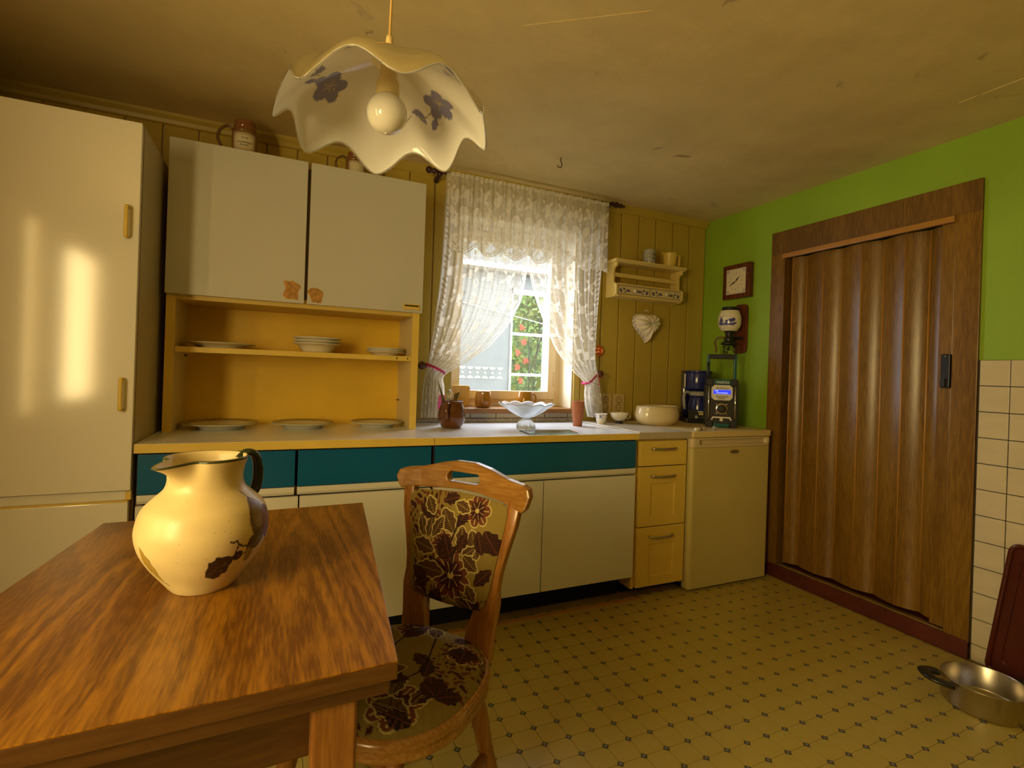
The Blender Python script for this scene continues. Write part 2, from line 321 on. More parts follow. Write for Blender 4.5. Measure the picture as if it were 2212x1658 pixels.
# ---------------------------------------------------------------- the room
H=2.211; XL=-3.85; YF=-4.3
def struct(o,label=None): o['kind']='structure'; return o
def sroot(name,loc=(0,0,0)):
    o=bpy.data.objects.new(name,None); link(o); o.location=loc; OFF[o.name]=Vector(loc); o['kind']='structure'; return o
floor=struct(box('floor',(XL-.2,YF-.2,-.08),(.2,.2,-.003),'vinyl_joint',None,0)); OFF['floor']=floor.location.copy()
ceil=struct(box('ceiling',(XL-.2,YF-.2,H),(.2,.3,H+.12),'ceiling_paint',None,0)); OFF['ceiling']=ceil.location.copy()
WX0,WX1,WZ0,WZ1=-1.80,-1.03,.925,2.0
b=MB().box((XL-.2,.012,0),(WX0,.30,H)).box((WX1,.012,0),(.2,.30,H)).box((WX0,.012,0),(WX1,.30,.895)).box((WX0,.012,WZ1),(WX1,.30,H))
wall_back=struct(b.build('wall_back','plaster_cream')); OFF['wall_back']=wall_back.location.copy()
DY0,DY1=-.63,-1.455
b=MB().box((0,DY0,0),(.2,0.012,H)).box((0,DY1,1.87),(.2,DY0,H)).box((0,YF,0),(.2,DY1,H)).box((.16,DY1,0),(.2,DY0,1.87))
wall_right=struct(b.build('wall_right','green_paint')); OFF['wall_right']=wall_right.location.copy()
LW=(-3.08,-2.41,.82,1.86); LW3=(-2.085,-1.935,.82,1.86)
b=MB().box((XL-.2,LW3[1],0),(XL,.012,H)).box((XL-.2,LW[1],0),(XL,LW3[0],H)).box((XL-.2,YF,0),(XL,LW[0],H))
for w_ in (LW,LW3): b.box((XL-.2,w_[0],0),(XL,w_[1],w_[2])).box((XL-.2,w_[0],w_[3]),(XL,w_[1],H))
P('brown_wall',(.20,.13,.05),.8,var=.1)
wall_left=struct(b.build('wall_left','brown_wall'))
wall_front=struct(box('wall_front',(XL-.2,YF-.2,0),(.2,YF,H),'brown_wall',None,0))
# wall boards: tongue and groove, each its own piece
edges=[-.002,-.148,-.290,-.434,-.572,-.708,-.841,-.978]
x=-1.93
left=[]
while x>XL: left.append(x); x-=.1365
spans=[(a,c,.846,2.168) for a,c in zip(edges[1:],edges[:-1])]
spans+=[(WX1+.002,-.978,.846,2.168)]+[(-1.93,WX0-.002,.846,2.168)]+[(c,a,.846,2.168) for a,c in zip(left[:-1],left[1:])]
xs=np.linspace(WX0,WX1,7); spans+=[(p,q,WZ1+.002,2.168) for p,q in zip(xs[:-1],xs[1:])]
for a,c,z0,z1 in spans:
    box('board',(a+.0035,0,z0),(c-.0035,.0125,z1),'board_paint',wall_back,.004)
# cornice strip, tiled strip under the sill
struct(MB().prism([(0,2.165),(-.012,2.17),(-.018,2.185),(-.030,2.2),(-.032,H),(0.012,H),(0.012,2.165)],'x',XL,-.002).build('trim_1','board_paint',None))
x=-2.0
while x<-.86:
    box('tile',(x+.002,0.001,.868),(min(x+.155,-.86)-.002,.014,.893),'wall_tile_glaze',wall_back,.0015); x+=.157
# wall tiles right of the door
zt=1.245; ph=.1069; ys=[-1.551,-1.65,-1.80,-1.95,-2.10,-2.25,-2.40,-2.55]
b=MB().box((-.004,-2.55,0),(0.002,-1.546,zt)); b.build('tile_bed','grout_dark',wall_right)
r=0; z=zt
while z>0.001:
    z0=max(z-ph,0)
    if z-z0<.02: break
    for y1,y0 in zip(ys[:-1],ys[1:]): box('tile',(-.009,y0+.0017,z0+.0017),(-.003,y1-.0017,z-.0017),'wall_tile_glaze',wall_right,.001)
    z=z0
# ---- floor: octagon pieces with small dark diamonds
GX,GY=.0845,.0762; ox,oy=-1.802,-1.249; hd=.0125
def octa(gx,gy,c,z0,z1,g=.0008):
    a,d=gx/2-g,gy/2-g; k=c; p=[(-a+k,-d),(a-k,-d),(a,-d+k),(a,d-k),(a-k,d),(-a+k,d),(-a,d-k),(-a,-d+k)]
    return prismvf(p,'z',z0,z1)
v,f=octa(GX,GY,hd-.001,0,.003); tile_src=mk('octagon_tile',v,f,'vinyl_cream'); tile_me=tile_src.data; bpy.data.objects.remove(tile_src)
v,f=prismvf([(hd-.0018,0),(0,hd-.0018),(-hd+.0018,0),(0,-hd+.0018)],'z',0,.003); d_src=mk('diamond_inlay',v,f,'vinyl_dark'); d_me=d_src.data; bpy.data.objects.remove(d_src)
v,f=prismvf([(.0055,0),(0,.0055),(-.0055,0),(0,-.0055)],'z',0,.0033); dg_src=mk('g',v,f,'vinyl_grey'); dg_me=dg_src.data; bpy.data.objects.remove(dg_src)
cells=[];nodes=[]
for i in range(-16,23):
    for j in range(-34,15):
        cx,cy=ox+(i+.5)*GX,oy+(j+.5)*GY; nx,ny=ox+i*GX,oy+j*GY
        for lst,(px,py) in ((cells,(cx,cy)),(nodes,(nx,ny))):
            if not(XL<px<-.03 and YF<py<-.56): continue
            u,w,z=proj((px,py,0)); vis=z>.2 and 560<u<2240 and 1200<w<1700 and not(px<-2.35 and w<1500)
            lst.append((vis,z,px,py))
fl=np.array(OFF['floor'])
def place(lst,me,name,mat,rest_me):
    lst.sort(key=lambda c:(not c[0],c[1])); rest=MB()
    rv=[tuple(v.co) for v in rest_me.vertices]; rf=[tuple(p.vertices) for p in rest_me.polygons]
    for k,(vis,z,px,py) in enumerate(lst):
        if vis and k<300:
            o=bpy.data.objects.new(name,me); link(o,floor); o.location=(px-fl[0],py-fl[1],-.003-fl[2])
        else: rest.add([(p[0]+px,p[1]+py,p[2]-.003) for p in rv],rf)
    o=rest.build(name+'_field',mat,floor); o['kind']='stuff'
place(cells,tile_me,'octagon_tile','vinyl_cream',tile_me); place(nodes,d_me,'diamond_inlay','vinyl_dark',d_me)
b=MB(); gv=[tuple(v.co) for v in dg_me.vertices]; gf=[tuple(p.vertices) for p in dg_me.polygons]
for vis,z,px,py in nodes: b.add([(p[0]+px,p[1]+py,p[2]-.003) for p in gv],gf)
o=b.build('inlay_center_field','vinyl_grey',floor); o['kind']='stuff'
prism('edge_strip',[(-.585,-.002),(-.605,-.002),(-.603,.006),(-.587,.009)],'x',-2.9,-.95,'hinge_strip',floor)
# ---- ceiling patch, seams and curled paint
pp=[onZ(u,v,H) for u,v in [(1125,55),(1360,128),(1612,216),(1665,178),(1722,140),(1560,80),(1410,22)]]
prism('plaster_patch',[(p[0],p[1]) for p in pp],'z',H-.0012,H+.001,'ceiling_paint',ceil,bev=.0005)
pp=[onZ(u,v,H) for u,v in [(2070,222),(2212,168),(2330,120),(2330,185),(2212,200)]]
prism('plaster_patch',[(p[0],p[1]) for p in pp],'z',H-.0018,H+.001,'ceiling_paint',ceil,bev=.0006)
def flake(u,v,s,rot):
    c=onZ(u,v,H); n=9; U,V=np.meshgrid(np.linspace(-1,1,n),np.linspace(0,1,5)); 
    x=U*s*(1-.25*V*np.abs(U)); y=V*s*.5*(1-.3*U**2)+.004*np.sin(U*5); z=-.0006-.004*V**2*(1-.5*np.abs(U))*(s/.04)
    X=c[0]+x*math.cos(rot)-y*math.sin(rot); Y=c[1]+x*math.sin(rot)+y*math.cos(rot)
    grid('paint_flake',np.stack([X,Y,H+z],-1),'ceiling_flake',ceil)
for a in [(785,20,.045,.6),(800,72,.02,2.2),(620,110,.02,1),(1470,340,.05,2.7),(1420,322,.03,2.2),(1290,155,.02,.3),(1455,428,.05,.35),(1548,440,.075,.5),(1820,180,.035,.5),(2120,205,.03,.5),(2160,205,.025,.8),(1580,5,.03,2),(1985,160,.02,.4),(2130,120,.03,.7)]: flake(*a)
# ---------------------------------------------------------------- folding door with its frame
door=sroot('door_1',(0,-1.04,0))
for nm,lo,hi,m in [('jamb',(-.014,-.632,0),(.16,-.541,1.872),'door_wood'),('jamb',(-.014,-1.545,.05),(.16,-1.455,1.872),'door_wood'),('head',(-.014,-1.545,1.872),(.16,-.541,2.007),'door_wood_head')]:
    box(nm,lo,hi,m,door,.002)
box('threshold',(-.022,-1.545,0),(.16,-.56,.072),'dark_red_paint',door,.004)
box('floor_track',(-.012,-1.452,.072),(.02,-.64,.080),'brass_dull',door,.002)
box('top_track',(-.034,-1.457,1.842),(-.012,-.628,1.868),'hinge_strip',door,.003)
bd=[-.640,-.668,-.733,-.847,-.931,-1.048,-1.136,-1.248,-1.334,-1.394]
zz=[.045,.008,.040,.012,.042,.014,.046,.012,.044,.018]
for i in range(len(bd)-1):
    y0,y1=bd[i],bd[i+1]; x0,x1=zz[i],zz[i+1]; n=7; pts=[]
    for k in range(n):
        t=k/(n-1); pts.append((x0+(x1-x0)*t-.006*math.sin(PI*t), y0+(y1-y0)*t-(.003 if k==0 else 0)+(.003 if k==n-1 else 0)))
    poly=[(p[0],p[1]) for p in pts]+[(p[0]+.008,p[1]) for p in pts[::-1]]
    MB().prism(poly,'z',.095,1.846).build('panel','door_wood',door,autosm=.7)
    tube('hinge_strip',[(x1+.001,y1,.095),(x1+.001,y1,1.846)],.0045,'hinge_strip',door,6)
box('end_post',(-.004,-1.452,.085),(.03,-1.397,1.846),'door_wood',door,.004)
hb=prism('door_handle',rrect(-1.452,-1.418,1.124,1.272,.006),'x',-.022,-.003,'black_plastic',door,.002)
box('latch',(-.03,-1.438,1.13),(-.021,-1.42,1.165),'black_soft',hb,.002); tube('screw',[(-.0235,-1.435,1.262),(-.021,-1.435,1.262)],.004,'chrome',hb)
# ---------------------------------------------------------------- kitchen window
win=sroot('window_1',(-1.415,.18,.925))
def frame(name,x0,x1,z0,z1,w,y0,y1,mat,par):
    b=MB().box((x0,y0,z0),(x0+w,y1,z1),.003).box((x1-w,y0,z0),(x1,y1,z1),.003).box((x0+w,y0+.001,z0),(x1-w,y1-.001,z0+w),.003).box((x0+w,y0+.001,z1-w),(x1-w,y1-.001,z1),.003)
    return b.build(name,mat,par)
frame('window_frame',WX0,WX1,.938,WZ1,.045,.165,.235,'window_cream',win)
sash=frame('sash',-1.757,-1.073,.968,1.952,.05,.15,.20,'window_cream',win)
box('glass_pane',(-1.71,.172,1.015),(-1.12,.176,1.905),'window_glass',sash,0)
tube('espagnolette',[(-1.082,.147,1.05),(-1.082,.147,1.14)],.004,'window_cream',sash,6)
box('window_sill',(-1.84,-.038,.895),(-1.028,.17,.9245),'sill_wood',win,.004)
box('sill_rail',(WX0,.15,.9245),(WX1,.24,.945),'window_cream',win,.003)
MB().box((WX0-.001,.013,.925),(WX0+.004,.166,WZ1)).box((WX1-.004,.013,.925),(WX1+.001,.166,WZ1)).box((WX0,.013,WZ1-.004),(WX1,.166,WZ1+.001)).build('reveal','reveal_white',win)
for nm_,w_,fw_ in (('window_2',LW,.05),('window_3',LW3,.012)):
    wn=sroot(nm_,(XL,(w_[0]+w_[1])/2,w_[2])); b=MB()
    for y0,y1,z0,z1 in [(w_[0],w_[0]+fw_,w_[2],w_[3]),(w_[1]-fw_,w_[1],w_[2],w_[3]),(w_[0],w_[1],w_[2],w_[2]+fw_),(w_[0],w_[1],w_[3]-fw_,w_[3])]: b.box((XL-.030,y0,z0),(XL+.006,y1,z1),.003)
    b.build('window_frame','window_cream',wn); box('glass_pane',(XL-.020,w_[0]+fw_,w_[2]+fw_),(XL-.017,w_[1]-fw_,w_[3]-fw_),'window_glass',wn,0)
# ---------------------------------------------------------------- kitchen units
ZC=.846; YC=-.625
# tall cabinet
t=thing('tall_cabinet','tall glossy cream cabinet with two looped handles beside the hutch','cabinet',(-3.42,-.31,0))
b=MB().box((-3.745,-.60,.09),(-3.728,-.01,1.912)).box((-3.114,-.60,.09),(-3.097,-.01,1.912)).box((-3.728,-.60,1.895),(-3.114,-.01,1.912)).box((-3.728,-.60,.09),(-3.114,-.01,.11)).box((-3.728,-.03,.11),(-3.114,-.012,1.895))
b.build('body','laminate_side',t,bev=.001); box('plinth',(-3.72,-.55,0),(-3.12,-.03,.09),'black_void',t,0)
MB().box((-3.1135,-.6035,.09),(-3.0965,-.6005,1.908)).build('edge_band','carcass_brown',t)
def loop(name,x,y,z0,z1,par,r=.0045,out=.022):
    p=smoothpath([(x,y,z0),(x,y-out*.8,z0-.001),(x,y-out,z0+.012),(x,y-out,(z0+z1)/2),(x,y-out,z1-.012),(x,y-out*.8,z1+.001),(x,y,z1)],5)
    return tube(name,p,r,'edge_yellow',par,8,flat=(1.4,1))
d=box('door',(-3.745,-.628,.694),(-3.097,-.6045,1.912),'laminate_white',t,.002)
loop('handle',-3.128,-.628,1.530,1.628,d); loop('handle',-3.128,-.628,.962,1.062,d)
box('rail',(-3.745,-.612,.660),(-3.097,-.6045,.690),'laminate_matt',t,.001); box('rail_end',(-3.113,-.618,.661),(-3.097,-.6125,.689),'edge_yellow',t,.001)
box('lower_door',(-3.745,-.628,.10),(-3.103,-.6045,.655),'laminate_white',t,.002); box('trim_strip',(-3.745,-.6285,.6555),(-3.103,-.606,.6595),'edge_yellow',t,0)
# base units with teal drawers
def base_unit(x0,x1,drawers,label,end=0):
    t=thing('base_cabinet',label,'cabinet',((x0+x1)/2,-.31,0))
    b=MB().box((x0,-.59,.12),(x0+.017,-.02,.815)).box((x1-.017,-.59,.12),(x1,-.02,.815)).box((x0+.017,-.59,.12),(x1-.017,-.02,.137)).box((x0+.017,-.03,.137),(x1-.017,-.02,.815)).box((x0+.017,-.59,.64),(x1-.017,-.57,.672)).box((x0+.017,-.59,.802),(x1-.017,-.55,.815))
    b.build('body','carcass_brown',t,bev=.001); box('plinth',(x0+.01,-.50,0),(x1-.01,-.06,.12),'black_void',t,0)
    for a,c in drawers: box('drawer',(a,-.612,.673),(c,-.5905,.808),'teal',t,.0015,label='teal drawer front')
    for a,c in drawers if len(drawers)>1 else [(drawers[0][0],drawers[0][1])]:
        MB().prism([(-.5905,.640),(-.605,.640),(-.612,.650),(-.612,.670),(-.5905,.671)],'x',a,c).build('grip_rail','laminate_matt',t,bev=.001)
    m=(x0+x1)/2
    for a,c in ((x0+.004,m-.0025),(m+.0025,x1-.004)): box('door',(a,-.612,.123),(c,-.5905,.634),'laminate_matt',t,.0015)
    return t
base_unit(-3.090,-2.066,[(-3.083,-2.595),(-2.585,-2.072)],'long white base cabinet with two teal drawers under the hutch')
base_unit(-2.059,-1.012,[(-2.054,-1.017)],'white base cabinet with one wide teal drawer under the window')
def slab(name,x0,x1,zt,y0,th,top,edge,label):
    t=thing(name,label,'worktop',((x0+x1)/2,-.31,zt-th))
    box('board',(x0,y0+.003,zt-th),(x1,-.002,zt),top,t,.001); box('front_edge',(x0,y0,zt-th),(x1,y0+.0028,zt-.0006),edge,t,.0008); return t
slab('worktop',-3.092,-2.0655,ZC,YC,.031,'worktop_white','edge_yellow','white worktop with yellow front edge that the hutch stands on')
slab('worktop',-2.0625,-1.0115,ZC,YC,.031,'worktop_white','edge_yellow','white worktop with yellow front edge below the kitchen window')
t=slab('worktop',-1.0095,-.672,.850,-.627,.034,'worktop_grey','worktop_grey','short grey worktop over the yellow drawer unit')
box('joint_strip',(-1.0115,-.6275,.8505),(-1.0045,-.004,.853),'white_print',t,0)
tag(box('upstand',(-2.06,-.022,ZC+.001),(-.98,-.0015,.8665),'granite',None,.001),'speckled stone strip along the wall behind the worktop','upstand')
# yellow drawer unit
t=thing('drawer_cabinet','narrow yellow cabinet with three drawers beside the small refrigerator','cabinet',(-.835,-.31,0))
b=MB().box((-1.005,-.585,.05),(-.988,-.02,.814)).box((-.694,-.585,.05),(-.677,-.02,.814)).box((-.988,-.03,.05),(-.694,-.02,.814)).box((-.988,-.585,.06),(-.694,-.03,.075)).box((-.988,-.585,.80),(-.694,-.03,.814))
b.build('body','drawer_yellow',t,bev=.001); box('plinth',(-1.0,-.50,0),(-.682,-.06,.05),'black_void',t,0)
for z0,z1,pan in ((.676,.804,0),(.367,.671,1),(.060,.362,1)):
    x0,x1=-.990,-.683
    if not pan: d=box('drawer',(x0,-.608,z0),(x1,-.5855,z1),'drawer_yellow',t,.003)
    else:
        px0,px1,pz0,pz1=x0+.078,x1-.075,z0+.052,z1-.088; b=MB()
        b.box((x0,-.608,z0),(px0,-.5855,z1),.003).box((px1,-.608,z0),(x1,-.5855,z1),.003).box((px0-.004,-.608,z0),(px1+.004,-.5855,pz0),.003).box((px0-.004,-.608,pz1),(px1+.004,-.5855,z1),.003).box((px0-.004,-.600,pz0-.004),(px1+.004,-.592,pz1+.004))
        d=b.build('drawer','drawer_yellow',t)
        MB().prism([(px0,pz0),(px1,pz0),(px1,pz1),(px0,pz1)],'y',-.6005,-.5995).build('inset_panel','drawer_yellow',d)
    zc=z1-.048 if pan else z0+.088; xc=(x0+x1)/2-.005
    tube('handle',smoothpath([(xc-.075,-.608,zc),(xc-.07,-.622,zc),(xc-.04,-.632,zc-.001),(xc+.04,-.632,zc-.001),(xc+.07,-.622,zc),(xc+.075,-.608,zc)],5),.0045,'nickel',d,8,flat=(1,1.5))
# small refrigerator
t=thing('refrigerator','small cream refrigerator with grip bar and oval badge in the corner','refrigerator',(-.37,-.32,0))
box('body',(-.664,-.565,.03),(-.082,-.035,.815),'fridge_cream',t,.006)
for xa,ya in ((-.65,-.55),(-.15,-.55),(-.65,-.1),(-.15,-.1)): box('foot',(xa,ya,0),(xa+.05,ya+.05,.03),'black_plastic',t,.002)
MB().prism(rrect(-.668,-.078,-.629,-.568,.022,6),'z',.012,.762).build('door','fridge_cream',t,bev=.004)
b=MB().prism(rrect(-.668,-.078,-.629,-.568,.022,6),'z',.763,.778).prism(rrect(-.668,-.078,-.629,-.568,.022,6),'z',.806,.814).prism(rrect(-.668,-.600,-.629,-.568,.022,6),'z',.777,.807).prism(rrect(-.115,-.078,-.629,-.568,.017,6),'z',.777,.807).box((-.60,-.61,.777),(-.11,-.57,.807))
g=b.build('grip_bar','fridge_grip',t,bev=.001)
MB().prism(rrect(-.672,-.072,-.632,-.04,.018,5),'z',.816,.850).build('lid','fridge_lid',t,bev=.005)
o=MB().prism([(-.360+.034*math.cos(a),.735+.011*math.sin(a)) for a in np.linspace(0,2*PI,28,endpoint=False)],'y',-.6315,-.6285).build('badge','badge',t,bev=.001)
# hutch on the worktop
HX0,HX1,HY,HZ0,HZ1=-3.076,-2.058,-.322,1.393,2.0
t=thing('hutch','hutch with two white doors over an open yellow shelf compartment','cabinet',((HX0+HX1)/2,-.16,ZC))
for xa,xb in ((HX0+.003,HX0+.035),(HX1-.040,HX1-.008)):
    sp=box('side_panel',(xa,HY+.024,ZC+.0005),(xb,-.004,HZ1-.004),'hutch_inner',t,.001); box('edging',(xa,HY+.0195,ZC+.0005),(xb,HY+.0235,HZ0),'edge_yellow',sp,0)
box('bottom_board',(HX0+.036,HY+.020,HZ0-.018),(HX1-.041,-.012,HZ0+.018),'carcass_yellow',t,.001); box('top_board',(HX0+.036,HY+.024,HZ1-.022),(HX1-.041,-.012,HZ1-.004),'carcass_yellow',t,.001)
box('back_panel',(HX0+.035,-.0115,ZC+.0005),(HX1-.040,-.004,HZ1-.004),'hutch_back',t,0)
sm=-2.5675; box('center_post',(sm-.02,HY+.024,HZ0+.018),(sm+.02,HY+.05,HZ1-.022),'carcass_brown',t,0)
box('shelf',(HX0+.036,HY+.026,1.166),(HX1-.041,-.013,1.188),'edge_yellow',t,.0015)
tube('shelf_pin',[(HX0+.035,-.06,1.155),(HX0+.045,-.06,1.155)],.005,'rust_screw',t); tube('shelf_pin',[(HX1-.040,-.06,.97),(HX1-.055,-.06,.97)],.0035,'rust_screw',t)
for xx in (-2.165,-2.115): tube('screw',[(xx,HY+.0265,1.177),(xx,HY+.024,1.177)],.004,'rust_screw',t,8)
dl=box('door',(HX0,HY,HZ0),(sm-.0065,HY+.0185,HZ1),'hutch_door_dimmed',t,.0015); dr=box('door',(sm+.0065,HY,HZ0),(HX1,HY+.0185,HZ1),'hutch_door_dimmed',t,.0015)
def sticker(par,cx,cz,prof,seed):
    rs=np.random.RandomState(seed); pts=[(cx+a,cz+c) for a,c in prof]
    x0=min(p[0] for p in pts);x1=max(p[0] for p in pts);z0=min(p[1] for p in pts);z1=max(p[1] for p in pts)
    V,F=prismvf(pts,'y',HY-.0008,HY-.0001); o=mk('sticker',V,F,'orange_paper',par,label='printed orange figure sticker')
P('orange_paper',(.52,.25,.05),.6,var=.35,scale=60,stain=(.20,.16,.03),samt=.8,sscale=55)
k=.0305
sticker(dl,-2.622,1.442,[(-.034,.034),(-.030,.042),(-.012,.041),(.004,.044),(.014,.036),(.030,.028),(.035,.018),(.026,.006),(.024,-.010),(.026,-.03),(.020,-.037),(.006,-.033),(-.012,-.036),(-.024,-.034),(-.034,-.022),(-.033,-.008),(-.026,.002),(-.026,.016)],1)
sticker(dr,-2.527,1.435,[(-.036,.008),(-.034,.014),(-.024,.026),(-.008,.030),(.010,.027),(.022,.020),(.031,.010),(.029,0),(.026,-.012),(.023,-.034),(.010,-.035),(-.006,-.033),(-.016,-.034),(-.020,-.018),(-.026,-.004)],2)
pl=prism('pull_grip',rrect(-2.150,-2.072,1.405,1.431,.003),'y',HY-.006,HY-.0001,'yellow_plastic',dr,.001,label='yellow plastic pull with black slot')
box('slot',(-2.143,HY-.0064,1.419),(-2.078,HY-.0055,1.4255),'black_plastic',pl,0)
# ---------------------------------------------------------------- table (turned a little against the room)
TFL,TFR,TNR=np.array([-3.007,-1.262]),np.array([-2.437,-1.241]),np.array([-2.505,-2.041])
ux=(TFR-TFL)/np.linalg.norm(TFR-TFL); uy=np.array([-ux[1],ux[0]])
TA=math.atan2(ux[1],ux[0])-.045
tc=np.array([-2.755,-1.650]); tw,tdp,TZ=.575,.795,.755
t=thing('dining_table','oak extending table with double top in front of the white base cabinets','table',(tc[0],tc[1],0),0,world=False); t.rotation_euler=(0,0,0)
# outline follows the photographed top corners
q=[(TFL-tc),(TFR-tc),(TNR-tc),(TFL-tc)+(TNR-TFR)]
def inset(q,d):
    c=sum(q)/4; return [c+(p-c)*(1-d/np.linalg.norm(p-c)) for p in q]
def slabq(name,qq,z0,z1,mat,bev): return prism(name,[(float(p[0]),float(p[1])) for p in qq][::-1],'z',z0,z1,mat,t,bev)
slabq('table_top',q,TZ-.0025,TZ,'oak_top',.0006); slabq('top_edge',q,TZ-.024,TZ-.0027,'oak_edge',.0008); slabq('lower_leaf',inset(q,.012),TZ-.046,TZ-.0245,'oak_edge',.002)
qi=inset(q,.085)
def bar(a,c,w,z0,z1,name,mat):
    d=(c-a)/np.linalg.norm(c-a); n=np.array([-d[1],d[0]])*w/2; prism(name,[tuple(map(float,a+n)),tuple(map(float,a-n)),tuple(map(float,c-n)),tuple(map(float,c+n))],'z',z0,z1,mat,t,.002)
for i in range(4): bar(qi[i],qi[(i+1)%4],.02,TZ-.135,TZ-.0465,'apron','oak_edge')
for p in [np.array(c_)-tc for c_ in ((-2.975,-1.295),(-2.470,-1.276),(-2.577,-1.998),(-3.02,-2.0))]:
    w0,w1=.027,.020; V=[];F=[]
    for z,w in ((0,w1),(TZ-.16,w0),(TZ-.0467,w0)):
        V+=[(p[0]+sx*w,p[1]+sy*w,z) for sx,sy in ((-1,-1),(1,-1),(1,1),(-1,1))]
    for a in (0,4): F+=[(a+i,a+(i+1)%4,a+4+(i+1)%4,a+4+i) for i in range(4)]
    F+=[(3,2,1,0),(8,9,10,11)]; b=MB(); b.add(V,F); b.build('leg','oak_leg',t,bev=.004)
# ---------------------------------------------------------------- chair
CHX,CHY=-2.246,-1.412; F_=np.array([-.8,-.6]); D_=np.array([.6,-.8])
t=thing('dining_chair','rustic oak chair with floral tapestry back and seat drawn up to the table','chair',(CHX,CHY,0),math.atan2(-.8,.6),world=False)
# local: x = chair's own right-to-left as seen in front (D), y = backwards (-F) ; rotation maps local x->D, y->(-F)
lean=lambda z: -.020+.13*(z-.44)+.25*(z-.44)**2*.3
def rail_pts():
    P_=[]; 
    top=[(-.205,.800),(-.215,.820),(-.208,.838),(-.19,.845),(-.14,.852),(-.08,.868),(-.03,.878),(.03,.878),(.08,.868),(.14,.850),(.19,.843),(.208,.836),(.215,.818),(.205,.786)]
    bot=[(.195,.776),(.13,.793),(.06,.802),(0,.805),(-.06,.802),(-.13,.798),(-.195,.788)]
    return top+bot
b=MB(); outer=rail_pts(); slot=rrect(-.052,.052,.822,.849,.0125,5)
bm=bmesh.new()
def loopv(pts,y): return [bm.verts.new((p[0],y,p[1])) for p in pts]
es=[]
for pts in (outer,slot):
    vs_=loopv(pts,0); es+=[bm.edges.new((vs_[i],vs_[(i+1)%len(vs_)])) for i in range(len(vs_))]
bmesh.ops.triangle_fill(bm,use_beauty=True,edges=es)
r=bmesh.ops.extrude_face_region(bm,geom=bm.faces[:]); 
for e in r['geom']:
    if isinstance(e,bmesh.types.BMVert): e.co.y+=.027
bmesh.ops.recalc_face_normals(bm,faces=bm.faces)
ed=[e for e in bm.edges if len(e.link_faces)==2 and e.calc_face_angle(0)>1.2]
bmesh.ops.bevel(bm,geom=ed,offset=.005,segments=2,affect='EDGES',profile=.5)
for v in bm.verts: v.co.y+=lean(v.co.z)-.022*(1-(v.co.x/.215)**2)*(-1)
me=bpy.data.meshes.new('top_rail'); bm.to_mesh(me); bm.free(); me.materials.append(MATS['chair_wood']); link(bpy.data.objects.new('top_rail',me),t)
def ribbon(name,path,mat,depth,yoff):  # path: (x_inner,x_outer,z)
    n=len(path); V=[];
    for xi,xo,z in path:
        y=lean(z)+yoff+.02*(1-((xi+xo)/2/.215)**2)
        V+=[(xi,y,z),(xo,y,z),(xo,y+depth,z),(xi,y+depth,z)]
    F=[(i*4+k,i*4+(k+1)%4,i*4+4+(k+1)%4,i*4+4+k) for i in range(n-1) for k in range(4)]+[(3,2,1,0),((n-1)*4,(n-1)*4+1,(n-1)*4+2,(n-1)*4+3)]
    b=MB(); b.add(V,F); return b.build(name,mat,t,bev=.004,autosm=.6)
for s in (-1,1):
    ribbon('back_post',[(s*a,s*c,z) for a,c,z in [(.060,.140,.405),(.066,.142,.47),(.082,.148,.52),(.098,.150,.545),(.110,.146,.58),(.122,.150,.62),(.134,.164,.68),(.145,.180,.74),(.152,.188,.80)]],'chair_leg',.026,.001)
ribbon('lower_rail',[(-.10,.10,.515),(-.10,.10,.545)],'chair_leg',.018,.004)
# painted tapestry pads
OL,MAR,RUST,CRM,DK=(.27,.195,.045),(.055,.014,.010),(.15,.045,.02),(.55,.44,.16),(.02,.010,.008)
def tapestry(U,V,seed,big):
    p=Paint(U,V,OL); rs=np.random.RandomState(seed)
    n=np.zeros(U.shape)
    for k in range(10):
        a=rs.rand()*6.28; fr=rs.uniform(120,420); n+=np.sin((U*math.cos(a)+V*math.sin(a))*fr+rs.rand()*6)
    zone=np.sin(U*21+seed)+np.sin(V*17+seed*2)+np.sin((U+V)*13); p.put((n>1.9)&(zone>.2),RUST); p.put((n<-2.2)&(zone>.2),MAR)
    for (x,y,r,a) in big['fl']: 
        p.flower(x,y,r,7,RUST,CRM,CRM,.004,a); p.flower(x,y,r*.62,7,MAR,CRM,None,0,a+.4)
    for (x,y,L,W,a,o) in big['lv']: p.leaf(x,y,L,W,a,MAR if o else DK,CRM if o else None,.004,OL if o else RUST)
    for st in big['st']: p.stroke(st,.0022,DK)
    p.C*=(1+.10*np.sin(U*2600)*np.sin(V*2600))[...,None]
    return p.C
nu,nv=230,270; s_,t_=np.meshgrid(np.linspace(-1,1,nu),np.linspace(0,1,nv))
hw=.118+.044*t_; tt=2*t_-1; sh=(1-np.abs(tt)**9)**(1/9); X=s_*hw*np.maximum(sh,.02); Zp=.522+.272*t_+.012*(1-s_**2)*(t_-.5)
pad=.016*(1-np.abs(s_)**6)*(1-np.abs(tt)**8)
Yp=lean(Zp)-.002-pad+.02*(1-(X/.215)**2)
